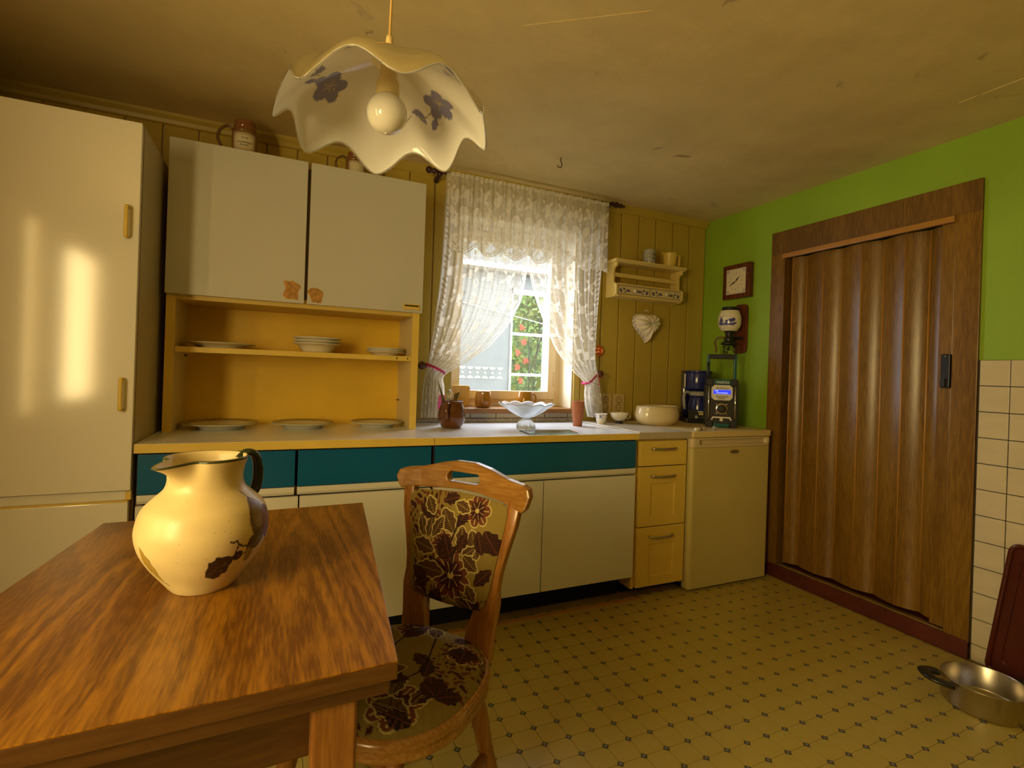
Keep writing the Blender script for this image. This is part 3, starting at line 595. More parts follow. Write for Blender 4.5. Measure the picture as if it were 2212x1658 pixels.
lv=[(.005,.70,.055,.018,2.2,1),(.03,.72,.05,.016,-1.4,1),(.062,.715,.058,.019,-1.25,1),(-.01,.69,.05,.014,-1.9,0),(.012,.715,.05,.012,1.0,0),(-.085,.675,.05,.010,1.9,1),(-.075,.675,.05,.010,1.4,1),(-.06,.68,.05,.011,1.1,1),(-.05,.645,.055,.016,2.9,1),(-.03,.63,.05,.012,.6,0),(-.10,.60,.07,.017,-.05,1),(.0,.64,.05,.012,2.0,0),(.025,.65,.05,.012,1.2,0),(.035,.64,.045,.010,.7,1),(.10,.72,.055,.022,-.9,0),(-.02,.555,.05,.018,-2.0,0),(.06,.56,.05,.016,-.8,0),(.085,.585,.05,.014,.8,0),(-.06,.56,.05,.015,2.5,0),(.03,.54,.04,.012,-.3,1)]
lv=[(a,b_,c_*1.25,d_*1.2,e_,g_) for a,b_,c_,d_,e_,g_ in lv]+[(.10,.66,.06,.018,1.9,0),(.09,.62,.055,.016,2.6,1),(-.11,.755,.06,.018,-.4,0),(-.09,.78,.05,.014,-1.0,1),(-.04,.775,.05,.014,.3,0),(.0,.775,.05,.014,-.3,1),(-.1,.55,.05,.015,.5,0),(.09,.545,.045,.014,2.2,1)]
big=dict(fl=[(.012,.595,.062,.3),(-.026,.668,.034,.1),(.07,.765,.040,.8)],lv=lv,st=[[(-.005,.66),(.008,.70),(.018,.73),(.045,.735)],[(.01,.6),(.012,.64),(.02,.67)],[(-.06,.63),(-.03,.62),(0,.6)],[(.04,.56),(.07,.53)]])
grid('back_pad',np.stack([X,Yp,Zp],-1),'tapestry',t,tapestry(X,Zp,3,big),label='tapestry pad with maroon flowers and cream outlines')
grid('back_lining',np.stack([X[::10,::10],lean(Zp[::10,::10])+.012+.02*(1-(X[::10,::10]/.215)**2),Zp[::10,::10]],-1),'tapestry',t,np.tile(OL,(27,23,1)))
SEATZ=.432
def seat_out(th,k=1.):
    c,s=np.cos(th),np.sin(th); n=2.6; r=(np.abs(c)**n+np.abs(s)**n)**(-1/n)
    y=-.185+r*s*.215*k; x=r*c*(.212 if np.isscalar(th) else .212)*k*(1-.10*np.clip((y+.185)/.215,-.2,1)); return x,y
nr,na=120,320; rr,aa=np.meshgrid(np.linspace(.0,1,nr),np.linspace(0,2*PI,na,endpoint=False)); 
xo,yo=seat_out(aa,.945); X=rr*xo; Y=-.185+rr*(yo+.185); Zs=SEATZ+.004+.026*(1-rr**7)
XYZ=np.stack([X,Y,Zs],-1).transpose(1,0,2)
sl=[(rs_[0],rs_[1],rs_[2],rs_[3],rs_[4],rs_[5]) for rs_ in [(.08,-.10,.06,.02,.5,0),(.02,-.06,.05,.015,2.2,1),(-.05,-.1,.06,.018,1.4,0),(.10,-.2,.06,.02,-.4,0),(.05,-.22,.055,.015,-1.2,1),(.0,-.25,.06,.017,.3,0),(-.08,-.2,.06,.018,2.6,0),(-.03,-.17,.05,.013,-2.2,1),(.12,-.27,.05,.018,-2,0),(.06,-.32,.06,.02,.2,1),(-.02,-.35,.06,.018,2.9,0),(-.10,-.3,.06,.018,-1.1,0),(.13,-.12,.05,.017,1.9,0),(-.13,-.14,.05,.015,.2,0),(.02,-.14,.05,.014,-.4,0),(.07,-.05,.045,.013,1.3,0)]]
sl=[(a,b_,c_*1.3,d_*1.25,e_,g_) for a,b_,c_,d_,e_,g_ in sl]+[(-.05+.03*k,-.33+.045*(k%5),.06,.018,k*1.3,k%3==0) for k in range(9)]
sb=dict(fl=[(.10,-.30,.058,.2),(-.06,-.04,.05,.7),(-.12,-.24,.05,.1),(.12,-.08,.04,.4)],lv=sl,st=[[(.02,-.06),(.05,-.12),(.08,-.18),(.06,-.25)],[(-.05,-.1),(-.04,-.2),(-.02,-.3)]])
grid('seat_pad',XYZ,'tapestry',t,(tapestry(X,Y,5,sb)*.8).transpose(1,0,2),closed=True,label='tapestry seat with maroon flowers')
# rounded seat frame with a grooved rim
th=np.linspace(0,2*PI,96,endpoint=False); prof=[(.90,SEATZ+.002),(.955,SEATZ+.004),(.985,SEATZ),(1.0,SEATZ-.008),(.995,SEATZ-.016),(.975,SEATZ-.019),(.99,SEATZ-.023),(.99,SEATZ-.036),(.96,SEATZ-.042),(.5,SEATZ-.042)]
G=np.array([[(*[c for c in seat_out(a,k)],z) for a in th] for k,z in prof],dtype=float)
grid('seat_frame',G,'chair_wood',t,None,closed=True); 
for sx,sy in ((-.135,-.335),(.135,-.335),(-.125,-.05),(.125,-.05)):
    top=Vector((sx,sy,SEATZ-.040)); bot=Vector((sx*1.35,sy+(.075 if sy>-.2 else -.05),0)); pr=[(0,.016),(.12,.019),(.28,.021),(.44,.019),(.455,.0165),(.47,.0195),(.485,.0165),(.5,.019),(.62,.022),(.74,.020),(.755,.017),(.77,.0195),(.785,.017),(.8,.018),(1,.012)]
    tube('leg',[top.lerp(bot,a) for a,_ in pr],[r_ for _,r_ in pr],'chair_leg',t,16)
tube('stretcher',[(-.155,-.335,.2),(-.15,-.03,.2)],.010,'chair_leg',t,10); tube('stretcher',[(.155,-.335,.2),(.15,-.03,.2)],.010,'chair_leg',t,10); tube('stretcher',[(-.155,-.18,.2),(.155,-.18,.2)],.010,'chair_leg',t,10)
# ---------------------------------------------------------------- jug on the table
JC=(-2.760,-1.704,TZ); JR=.0965
t=thing('jug','round cream ceramic jug painted with fruit and leaves on the table','jug',JC,0,world=False)
prof=[(.001,.0),(.040,.0),(.047,.003),(.060,.020),(.078,.045),(.091,.070),(.0965,.093),(.095,.112),(.088,.133),(.072,.150),(.060,.162),(.0555,.174),(.0555,.186),(.0575,.198),(.061,.208),(.0625,.2125)]
def resamp(pr,n):
    pts=smoothpath([(r,0,z) for r,z in pr],8); a=np.array([(p.x,p.z) for p in pts]); d=np.r_[0,np.cumsum(np.hypot(*np.diff(a,axis=0).T))]; q=np.linspace(0,d[-1],n); return np.interp(q,d,a[:,0]),np.interp(q,d,a[:,1])
nr,na=190,360; R_,Z_=resamp(prof,nr); TH=np.linspace(0,2*PI,na,endpoint=False)
SP=math.radians(232)
def spout(R2,Z2,T2):
    d=np.abs((T2-SP+PI)%(2*PI)-PI); w=np.exp(-(d/.26)**2); h=np.clip((Z2-.165)/.0475,0,1)
    pinch=np.exp(-((d-.55)/.22)**2)*h**2*.008
    return R2+.036*w*h**2-pinch, Z2-.005*w*h**3
T2,R2=np.meshgrid(TH,R_); _,Z2=np.meshgrid(TH,Z_)
Ro,Zo=spout(R2,Z2,T2)
U=((T2+PI)%(2*PI)-PI)*JR
p=Paint(U,Zo,(.74,.59,.29)); n=RNG.rand(nr,na); sp=np.zeros((nr,na))
A=lambda deg: math.radians(deg)*JR
p.C*=(1+.05*np.sin(U*60+Zo*40)*np.sin(Zo*90))[...,None]
p.ell(A(-27),.115,.024,.034,(.16,.10,.035)); p.ell(A(-30),.120,.012,.018,(.24,.16,.05)); p.ell(A(-33),.082,.019,.014,(.13,.10,.04)); p.ell(A(-30),.082,.006,.005,(.22,.17,.07)); p.ell(A(-12),.105,.02,.028,(.17,.04,.03)); p.ell(A(-38),.060,.009,.012,(.32,.24,.10),.4)
BR=(.028,.014,.010); p.leaf(A(-57),.066,.050,.019,3.75,BR,None,0,(.10,.05,.025)); p.ell(A(-52),.066,.009,.008,BR); p.leaf(A(-66),.04,.016,.006,3.6,BR)
p.stroke([(A(-62),.092),(A(-59),.090),(A(-56),.092),(A(-54),.086),(A(-49),.080),(A(-44),.079),(A(-39),.084)],.0015,BR); p.stroke([(A(-44),.079),(A(-43),.072),(A(-45),.066)],.0013,BR); p.stroke([(A(-54),.084),(A(-56),.070)],.0013,BR); p.stroke([(A(-28),.148),(A(-30),.156),(A(-33),.160)],.0013,BR)
p.leaf(A(-134),.030,.060,.010,1.85,(.40,.26,.05),(.10,.06,.02),.001); p.stroke([(A(-129),.022),(A(-134),.03)],.0012,BR);
for k in range(90):
    a,z=RNG.uniform(-1.9,0)*JR,RNG.uniform(.04,.16); p.ell(a,z,RNG.uniform(.0003,.0008),RNG.uniform(.0003,.0007),(.45,.36,.17))
p.put(Z2>.2098,(.045,.05,.018)); 
Ri=np.maximum(R2-.0045,.0005); Ri,Zi=spout(Ri,Z2+.001,T2); 
outer=np.stack([Ro*np.cos(T2),Ro*np.sin(T2),Zo],-1); inner=np.stack([Ri*np.cos(T2),Ri*np.sin(T2),np.maximum(Zi,.004)],-1)[::-1]
rim=np.stack([(Ro[-1:]-.002)*np.cos(T2[-1:]),(Ro[-1:]-.002)*np.sin(T2[-1:]),Zo[-1:]+.0022],-1)
cols=np.concatenate([p.C,np.full((1,na,3),(.10,.10,.04)),np.full((nr//4+1,na,3),(.72,.58,.30))],0)
inner=inner[::4]; XYZ=np.concatenate([outer,rim,inner],0); cols=cols[:len(XYZ)] if len(cols)>=len(XYZ) else np.concatenate([cols,np.full((len(XYZ)-len(cols),na,3),(.72,.58,.30))],0)
fixn(grid('body',XYZ,'jug_glaze',t,cols,closed=True))
ha=math.radians(32); hx,hy=math.cos(ha),math.sin(ha)
tube('handle',smoothpath([(hx*r_,hy*r_,z_) for r_,z_ in [(.055,.203),(.068,.213),(.081,.208),(.088,.190),(.089,.168),(.086,.150),(.080,.140)]],6),[.0085]*20+[.009]*17,'dark_green_glaze',t,12,flat=(1.5,.75),label='dark green glazed handle')
# ---------------------------------------------------------------- pendant lamp
LX,LY=-2.462,-1.568
t=thing('pendant_lamp','pendant lamp with ruffled white glass shade and globe bulb over the table','lamp',(LX,LY,1.60),0,world=True)
tube('cord',[(LX+.006,LY,H-.001),(LX+.003,LY,2.0),(LX,LY,1.834)],.0028,'cord_cream',t,8)
lathe('cord_grip',[(.001,1.838),(.0065,1.838),(.0075,1.830),(.0095,1.798),(.0115,1.788),(.006,1.786),(.001,1.786)],(LX,LY,0),'socket_cream',t,20)
na,nr=384,60; TH=np.linspace(0,2*PI,na,endpoint=False); tt=np.linspace(.05,1,nr); T2,T1=np.meshgrid(TH,tt)
ph=8*(T2+math.radians(93.6)+.05*np.sin(2*T2))+PI; wv=np.cos(ph); fold=.35*((np.abs(np.cos(ph/2))**1.3)*2-1)+.65*wv
R=.024+.192*np.sin(T1*PI/2*.90)**1.05; am=np.clip((T1-.2)/.8,0,1)**1.5
Rr=R*(1+.04*am*(-fold)); Zr=1.785-.045*T1-.084*T1**1.6-am*.026*(-fold)
Zr+=-.012*am*np.cos(T2-2.2)
XYZ=np.stack([LX+Rr*np.cos(T2),LY+Rr*np.sin(T2),Zr],-1)
U=Rr*np.cos(T2);V=Rr*np.sin(T2); p=Paint(U,V,(.96,.95,.93)); BL=(.30,.30,.55); BG=(.45,.43,.36)
def lampflower(a,r):
    cx,cy=r*math.cos(a),r*math.sin(a); tx,ty=-math.sin(a),math.cos(a)
    for k in range(5):
        b_=a+k*2*PI/5; p.ell(cx+.018*math.cos(b_),cy+.018*math.sin(b_),.019,.014,BL,b_)
    for k in range(7): b_=a+k*2*PI/7; p.stroke([(cx,cy),(cx+.014*math.cos(b_),cy+.014*math.sin(b_))],.0009,(.62,.52,.36))
    for k,(d,e) in enumerate([(.052,.005),(.064,-.006),(.058,-.016)]): p.leaf(cx+tx*d-math.cos(a)*e*1.5,cy+ty*d-math.sin(a)*e*1.5,.03,.008,a+2.2+k*1.1,BL)
    p.stroke([(cx+tx*.03,cy+ty*.03),(cx+tx*.06,cy+ty*.06),(cx+tx*.085-math.cos(a)*.02,cy+ty*.085-math.sin(a)*.02),(cx+tx*.11-math.cos(a)*.02,cy+ty*.11-math.sin(a)*.02)],.0012,BG)
for a in (2.55,.35,-1.2,-2.4): lampflower(a,.135)
m,n,l,b_=newmat('opal_glass'); n.remove(b_); o=n['Material Output']; at=n.new('ShaderNodeAttribute'); at.attribute_name='Col'
d_=n.new('ShaderNodeBsdfDiffuse'); tr=n.new('ShaderNodeBsdfTranslucent'); gl=n.new('ShaderNodeBsdfGlossy'); gl.inputs['Roughness'].default_value=.08; fr=n.new('ShaderNodeFresnel'); fr.inputs[0].default_value=1.45
for q_ in (d_,tr): l.new(at.outputs['Color'],q_.inputs[0])
mx=n.new('ShaderNodeMixShader'); mx.inputs[0].default_value=.12; l.new(d_.outputs[0],mx.inputs[1]); l.new(tr.outputs[0],mx.inputs[2]); m2=n.new('ShaderNodeMixShader'); l.new(fr.outputs[0],m2.inputs[0]); l.new(mx.outputs[0],m2.inputs[1]); l.new(gl.outputs[0],m2.inputs[2]); l.new(m2.outputs[0],o.inputs[0])
shade=grid('shade',XYZ,'opal_glass',t,p.C,closed=True,label='ruffled white glass shade with blue flowers')
tube('glass_edge',[tuple(q_) for q_ in XYZ[-1]],.0022,'clear_glass',shade,6,closed=True)
lathe('socket',[(.001,1.785),(.016,1.785),(.017,1.778),(.0185,1.745),(.024,1.738),(.0245,1.712),(.020,1.708),(.001,1.708)],(LX,LY,0),'socket_cream',t,32)
bz,br=1.672,.0425
lathe('bulb',[(.001,1.712),(.018,1.712)]+[(br*math.cos(a),bz+br*math.sin(a)) for a in np.linspace(1.1,-PI/2+.01,22)]+[(.0005,bz-br)],(LX,LY,0),'bulb_opal',t,40)
# ---------------------------------------------------------------- curtain, rod, ties
RY,RZ=-.082,2.166
t=thing('curtain_rod','dark turned wooden curtain rod with bead finials over the window','curtain rod',(-1.39,RY,2.15))
tube('rod',[(-1.96,RY,RZ),(-.84,RY,RZ+.012)],.008,'dark_turned_wood',t,12)
for x0,s in ((-1.945,-1),(-.855,1)):
    lathe('finial',[(.001,0),(.009,0),(.016,.010),(.012,.020),(.009,.024),(.017,.036),(.019,.044),(.013,.054),(.008,.058),(.014,.070),(.015,.076),(.009,.088),(.005,.092),(.006,.104),(.001,.106)] if s>0 else [(.001,0),(.009,0),(.016,-.010),(.012,-.020),(.009,-.024),(.017,-.036),(.019,-.044),(.013,-.054),(.008,-.058),(.001,-.06)],(x0,RY,RZ+(.012 if s>0 else 0)),'dark_turned_wood',t,20,axis='x')
for x0 in (-1.925,-.87): tube('bracket',[(x0,RY+.004,RZ-.004),(x0,-.03,RZ-.014),(x0,-.002,RZ-.018)],[.014,.010,.016],'dark_turned_wood',t,12)
def lacepaint(U,V,edge=None,top=None):
    p=Paint(U,V,(.93,.90,.83,.34)); F1=(.95,.93,.87,.93)
    p.put(np.abs((V/.0055)%1-.5)<.22,(.93,.9,.83,.50))
    k=0
    for iy in range(-1,10):
        for ix in range(-5,12 if U.max()>.8 else 6):
            cx=ix*.125+(.062 if iy%2 else 0); cy=2.06-iy*.135
            p.flower(cx,cy,.027,6,F1,(.93,.9,.83,.45),None,0,ix); p.ell(cx,cy,.007,.007,F1)
            for a in (0.6,2.1,3.4,5.2): p.leaf(cx+.024*math.cos(a),cy+.024*math.sin(a),.034,.010,a+.3,F1)
            p.stroke([(cx+.04,cy-.02),(cx+.055,cy-.045),(cx+.04,cy-.065),(cx+.03,cy-.05)],.0025,F1)
    return p
def panel(name,label,side):
    nv,nu=430,200; s,v=np.meshgrid(np.linspace(0,1,nu),np.linspace(0,1,nv))     # s: 0 outer edge .. 1 inner edge
    z=2.166-v*1.285
    xo0=-1.895 if side<0 else -.885; 
    tie=1.135 if side<0 else 1.10; xt=-1.945 if side<0 else -.905
    mid=-1.40
    # outer and inner edge x as function of z
    zc=[2.17,1.95,1.70,1.55,1.40,1.28,1.18,tie,1.05,.95,.86]
    if side<0: xo=[-1.895,-1.90,-1.905,-1.915,-1.93,-1.945,-1.958,-1.965,-1.985,-1.99,-1.99]; xi=[mid+.01,mid,mid-.005,-1.43,-1.515,-1.63,-1.78,-1.885,-1.865,-1.865,-1.87]
    else: xo=[-.885,-.89,-.905,-.915,-.922,-.925,-.922,-.915,-.90,-.885,-.875]; xi=[mid-.01,mid,mid+.005,-1.345,-1.27,-1.20,-1.10,-.985,-.995,-.985,-.955]
    XO=np.interp(-z,[-a for a in zc],xo); XI=np.interp(-z,[-a for a in zc],xi)
    # smooth
    ker=np.ones(25)/25
    def sm(a): 
        b_=a[:,0]; b_=np.convolve(np.pad(b_,12,mode='edge'),ker,'valid'); return np.repeat(b_[:,None],nu,1)
    XO,XI=sm(XO),sm(XI)
    x=XO+(XI-XO)*s
    w=np.abs(XI-XO); full=.56
    amp=.012*np.clip(v*14,.35,1)+.022*np.clip(1-w/.5,0,1); nf=13
    y=RY-.006+amp*np.sin(s*2*PI*nf*.5+side+.6*np.sin(v*5))*.6+amp*.5*np.sin(s*2*PI*nf+v*3)
    y+=-.010*np.exp(-((z-2.166)/.01)**2)
    z2=z-(.03*(s) if side<0 else .02*s)*np.clip((1.9-z)/.6,0,1)*np.clip((z-.86)/.3,0,1)
    U=s*full*(1 if side<0 else -1)+(0 if side<0 else .03); p=lacepaint(U,z)
    d=(1-s)*full
    p.put((d<.018+.012*np.abs(np.sin(z*PI/.055)))&(d>.006),(.95,.93,.87,.85)); p.put(d<.004,(.95,.93,.87,.95)); p.put(np.abs(d-.02-.012*np.abs(np.sin(z*PI/.055)))<.002,(.9,.87,.8,.15))
    e=s*full; p.put(e<.012,(.95,.93,.87,.95)); p.put((e<.05)&(np.abs(((z+.5*e)/.03)%1-.5)<.3),(.95,.93,.87,.9))
    p.put(z>2.148,(.75,.72,.68,.9)); p.put(z<.872,(.95,.93,.87,.95))
    g=np.abs(((s*40)%1)-.5)<.2; p.put((z>2.150)&g,(.4,.38,.36,.92))
    o=grid(name,np.stack([x,y,z2],-1),'lace',None,p.C); tag(o,label,'curtain'); return o
panel('lace_curtain','white floral lace curtain drawn to the hutch side of the window',-1)
panel('lace_curtain','white floral lace curtain drawn to the side of the power sockets',1)
# scalloped valance over both
nv,nu=150,420; s,v=np.meshgrid(np.linspace(0,1,nu),np.linspace(0,1,nv)); x=-1.885+s*.99; dr=.375+.045*np.abs(np.sin(s*PI*6.5))+.04*np.sin(s*PI)*0; z=2.164-v*dr
y=RY-.044+.008*np.sin(s*2*PI*16+.5*np.sin(v*3))*np.clip(v*8,.5,1)+.004*np.sin(s*2*PI*37); U=s*1.3; p=lacepaint(U,z); e=(1-v)*dr
p.put((e<.006),(.95,.93,.87,.96)); p.put((e>.014)&(e<.024),(.95,.93,.87,.9))
for k in range(14):
    cx=(k+.5)*.1; cy=1.825; p.flower(cx,cy,.026,8,(.95,.93,.87,.94),(.9,.87,.8,.4)); p.leaf(cx,cy+.05,.05,.018,PI/2,(.95,.93,.87,.93)); p.leaf(cx+.02,cy+.12,.06,.016,1.0,(.95,.93,.87,.93)); p.leaf(cx-.02,cy+.12,.06,.016,2.1,(.95,.93,.87,.93)); p.ell(cx,cy+.22,.018,.03,(.95,.93,.87,.93))
p.put(v<.05,(.6,.58,.55,.92))
tag(grid('lace_valance',np.stack([x,y,z],-1),'lace',None,p.C),'scalloped lace valance gathered on the rod above both curtains','curtain')
def knob(loc,label):
    t=thing('curtain_holdback',label,'holdback',(loc[0],-.005,loc[1]-.015)); tube('stem',[(loc[0],0,loc[1]),(loc[0],-.10,loc[1])],.007,'brown_knob',t,10)
    lathe('knob',[(.001,-.086),(.012,-.088),(.020,-.096),(.0215,-.106),(.016,-.118),(.001,-.122)],(loc[0],0,loc[1]),'brown_knob',t,24,axis='y'); return t
knob((-1.995,1.150),'round brown wooden holdback on the wall beside the hutch'); knob((-.905,1.140),'round brown wooden holdback on the wall above the power sockets')
def ribbon3(pts,w,name,label,mat='pink_ribbon'):
    P_=smoothpath(pts,6); V=[];F=[]
    for i,q_ in enumerate(P_): V+=[(q_.x,q_.y,q_.z-w/2),(q_.x,q_.y,q_.z+w/2)]
    F=[(2*i,2*i+2,2*i+3,2*i+1) for i in range(len(P_)-1)]; o=mk(name,V,F,mat,None,True); tag(o,label,'ribbon'); md=o.modifiers.new('t','SOLIDIFY'); md.thickness=.001; return o
ribbon3([(-1.99,-.075,1.160),(-1.97,-.118,1.155),(-1.93,-.128,1.140),(-1.88,-.116,1.118),(-1.866,-.08,1.112),(-1.875,-.045,1.118),(-1.93,-.034,1.135),(-1.985,-.05,1.158)],.014,'curtain_tie','pink ribbon tying the lace curtain at the hutch side')
ribbon3([(-.905,-.075,1.148),(-.925,-.105,1.138),(-.955,-.118,1.115),(-.985,-.118,1.088),(-1.005,-.09,1.080),(-1.0,-.05,1.083),(-.95,-.035,1.108),(-.91,-.045,1.142)],.014,'curtain_tie','pink ribbon tying the lace curtain beside the power sockets')
for lab_,q_ in (('long pink ribbon end hanging down from the holdback above the sockets',[(-.925,-.108,1.135),(-.915,-.112,1.10),(-.92,-.112,1.07)]),('short pink ribbon loop at the holdback above the sockets',[(-.93,-.11,1.135),(-.90,-.116,1.125),(-.89,-.112,1.115)])):
    V,F=tubevf(smoothpath(q_,5),.006,6,flat=(1,.2)); tag(mk('ribbon_end',V,F,'pink_ribbon',None,True),lab_,'ribbon')
b=MB().box((-1.905,-.112,.925),(-1.872,-.110,1.0)); b.rot(.12,(-1.89,-.11,.96),'y'); tag(b.build('paper_tag','pink_tag',None),'pink paper tag on the lace curtain behind the brown pot','tag')
# ---------------------------------------------------------------- crockery in the hutch
def plate_prof(r,h,foot): 
    return [(.001,foot*.4),(r*.52,foot*.4),(r*.55,0),(r*.60,0),(r*.62,foot*.5),(r*.70,h*.55),(r*.98,h*.93),(r,h),(r*.97,h+.0022),(r*.70,h*.62+.003),(r*.62,foot*.6+.004),(.001,foot*.6+.003)]
def bowl_prof(r,h): return [(.001,.003),(r*.50,.003),(r*.52,0),(r*.57,0),(r*.60,.006),(r*.72,h*.6),(r*.80,h*.82),(r*.98,h*.95),(r,h),(r*.97,h+.0022),(r*.79,h*.88),(r*.69,h*.62),(r*.55,.010),(.001,.008)]
def dish(name,x,y,z,prof,label,cat,mat='porcelain',group=None):
    o=lathe(name,prof,(x,y,z),mat,None,56); tag(o,label,cat,group); return o
SHZ=1.1885
dish('dinner_plate',-2.895,-.150,SHZ,plate_prof(.138,.022,.008),'wide white plate at the tall-cabinet end of the hutch shelf','plate')
for k,lab in enumerate(['bottom','middle','top']): dish('soup_plate',-2.505,-.165,SHZ+k*.0135,bowl_prof(.108,.040),f'{lab} soup plate of the stack in the middle of the hutch shelf','plate')
for k,lab in enumerate(['bottom','middle','top']): dish('dessert_plate',-2.195,-.170,SHZ+k*.0085,plate_prof(.092,.018,.006),f'{lab} dessert plate of the small stack at the window end of the hutch shelf','plate')
for x,y,r,lab in ((-2.885,-.165,.148,'gold-rimmed plate on the worktop in the hutch next to the tall cabinet'),(-2.555,-.178,.134,'gold-rimmed plate on the worktop in the middle of the hutch'),(-2.225,-.172,.124,'gold-rimmed plate on the worktop in the hutch next to the window')):
    t=thing('dinner_plate',lab,'plate',(x,y,ZC)); lathe('body',plate_prof(r,.024,.016),(x,y,ZC+.0005),'porcelain_grey',t,64)
    lathe('rim_band',[(r*.80,.0200),(r*.97,.0264),(r*.975,.0270),(r*.80,.0208)],(x,y,ZC+.0012),'saucer_gold',t,64,label='dull gold rim')
# ---------------------------------------------------------------- steins on the hutch
def stein(x,y,z,h,r,label,txt=True,ang=0):
    t=thing('beer_stein',label,'stein',(x,y,z),ang,world=False); s=h/.165
    pr=[(.001,0),(r,0),(r*1.02,.004*s),(r*.97,.012*s),(r,.018*s),(r*.96,.024*s),(r*.97,.03*s),(r,.105*s),(r*.97,.112*s),(r,.118*s),(r*.90,.128*s),(r*.86,.134*s),(r*.90,.139*s),(r*.84,.145*s),(r*.80,.15*s),(r*.80,.165*s),(r*.76,.165*s),(r*.76,.03*s),(.001,.02*s)]
    R_,Z_=np.array([p_[0] for p_ in pr]),np.array([p_[1] for p_ in pr]); Rs=[];Zs=[]
    for i in range(len(pr)-1):
        k=4 if Z_[i+1]-Z_[i]<.03*s else 40
        Rs+=list(np.linspace(R_[i],R_[i+1],k,endpoint=False)); Zs+=list(np.linspace(Z_[i],Z_[i+1],k,endpoint=False))
    T2,R2=np.meshgrid(np.linspace(0,2*PI,96,endpoint=False),np.array(Rs)); _,Z2=np.meshgrid(np.zeros(96),np.array(Zs))
    a=(T2+PI/2+PI)%(2*PI)-PI; w=np.clip(1-(np.abs((Z2/s-.068)/.040))**4,0,1)*np.clip(1-(np.abs(a)/1.0)**6,0,1)
    band=(.5+.5*np.clip((Z2/s-.03)/.1,0,1))[...,None]; C=(np.array((.30,.15,.05))*(1.1-band*.4)+0*T2[...,None])*(1-w[...,None])+np.array((.70,.62,.44))*w[...,None]; C[Z2>.125*s]=(.26,.10,.04)
    fixn(grid('body',np.stack([R2*np.cos(T2),R2*np.sin(T2),Z2],-1),'glazed_paint',t,C,closed=True))
    tube('handle',smoothpath([(-r*.92,0,.128*s),(-r*1.35,0,.137*s),(-r*1.85,0,.115*s),(-r*2.0,0,.08*s),(-r*1.75,0,.05*s),(-r*1.3,0,.02*s),(-r*.95,0,.014*s)],6),.006*s,'stein_handle',t,8)
    if txt:
        R1=r+.0006; bend=lambda z0: (lambda v: Vector((R1*math.sin(v.x/R1),-R1*math.cos(v.x/R1),z0+v.y)))
        for z0,st,sz in ((.082*s,'seit 1742',.007),(.063*s,'ALTENBURGER',.0085),(.052*s,'BRAUEREI',.008)): text('lettering',st,sz,None,'ink',t,0,bend=bend(z0))
    return t
P('stein_handle',(.16,.08,.03),.3)
s_=onY(528,320,-.20); stein(s_[0],-.2,HZ1-.0035,.165,.050,'brown and cream beer stein with lettering on top of the hutch',True,.05)
s_=onY(768,355,-.20); stein(s_[0],-.2,HZ1-.0035,.125,.044,'smaller brown stein on the hutch half hidden by the lamp shade',False,.1)
# ceiling hook
c_=onZ(1212,340,H); tag(tube('ceiling_hook',smoothpath([(c_[0],c_[1],H+.002),(c_[0],c_[1],H-.020),(c_[0]+.006,c_[1],H-.032),(c_[0]+.002,c_[1],H-.048),(c_[0]-.014,c_[1],H-.050),(c_[0]-.018,c_[1],H-.042)],5),.003,'rust_screw',None),'small bent metal hook screwed into the ceiling','hook')
# ---------------------------------------------------------------- things on the worktop below the window
def shell(prof,th=.004):
    out=list(prof); inn=[(max(r-th,.001),z+(th if i==0 else 0)) for i,(r,z) in enumerate(prof)]; inn[0]=(.001,prof[0][1]+th); inn=[(r,max(z,prof[0][1]+th)) for r,z in inn]
    return [(.001,prof[0][1])]+out+[(prof[-1][0]-th/2,prof[-1][1]+th*.4)]+inn[::-1]
def sprof(pr,n=5): return [(p.x,p.z) for p in smoothpath([(r,0,z) for r,z in pr],n)]
# brown pot with utensils
px,py=-1.880,-.270
t=thing('pot','round brown glazed pot with handle holding utensils on the worktop','pot',(px,py,ZC+.0005),0,world=False)
lathe('body',shell(sprof([(.040,0),(.052,.008),(.064,.035),(.068,.060),(.064,.090),(.056,.112),(.0535,.122),(.0545,.132)]),.005),(0,0,0),'brown_glaze',t,56)
a=math.radians(-125); hx,hy=math.cos(a),math.sin(a)
tube('handle',smoothpath([(hx*r,hy*r,z) for r,z in [(.055,.118),(.075,.120),(.090,.100),(.092,.075),(.082,.052),(.066,.046)]],6),.0075,'brown_glaze',t,12,flat=(1.4,.9))
def util(name,label,cat,base,tip,parts):
    t=thing(name,label,cat,base); d=Vector(tip)-Vector(base); parts(t,Vector(base),d); return t
def blade(t,b,d):
    e=b+d; n=Vector((d.z,0,-d.x)).normalized()*.012; k=Vector((0,.001,0)); m=b+d*.35
    V=[m-n,m+n,e,m-n+k,m+n+k,e+k]; mk('blade',[tuple(v) for v in V],[(0,1,2),(5,4,3),(0,3,4,1),(1,4,5,2),(2,5,3,0)],'steel',t); tube('handle',[b,b+d*.36],.007,'black_soft',t,8)
util('knife','bright steel knife standing in the brown pot','knife',(px-.008,py-.01,ZC+.012),(px-.085,py-.03,ZC+.232),blade)
def whisk(t,b,d):
    tube('handle',[b,b+d*.5],.005,'steel',t,8); ax=d.normalized(); u=ax.cross(Vector((0,1,0))).normalized(); w=ax.cross(u)
    for k in range(5):
        q=u*math.cos(k*PI/5)+w*math.sin(k*PI/5); tube('wire',[b+d*.5,b+d*.68+q*.014,b+d*.9+q*.016,b+d+q*0,b+d*.9-q*.016,b+d*.68-q*.014,b+d*.5],.0012,'steel',t,5)
util('whisk','small wire whisk standing in the brown pot','whisk',(px+.012,py+.01,ZC+.012),(px-.012,py+.015,ZC+.19),whisk)
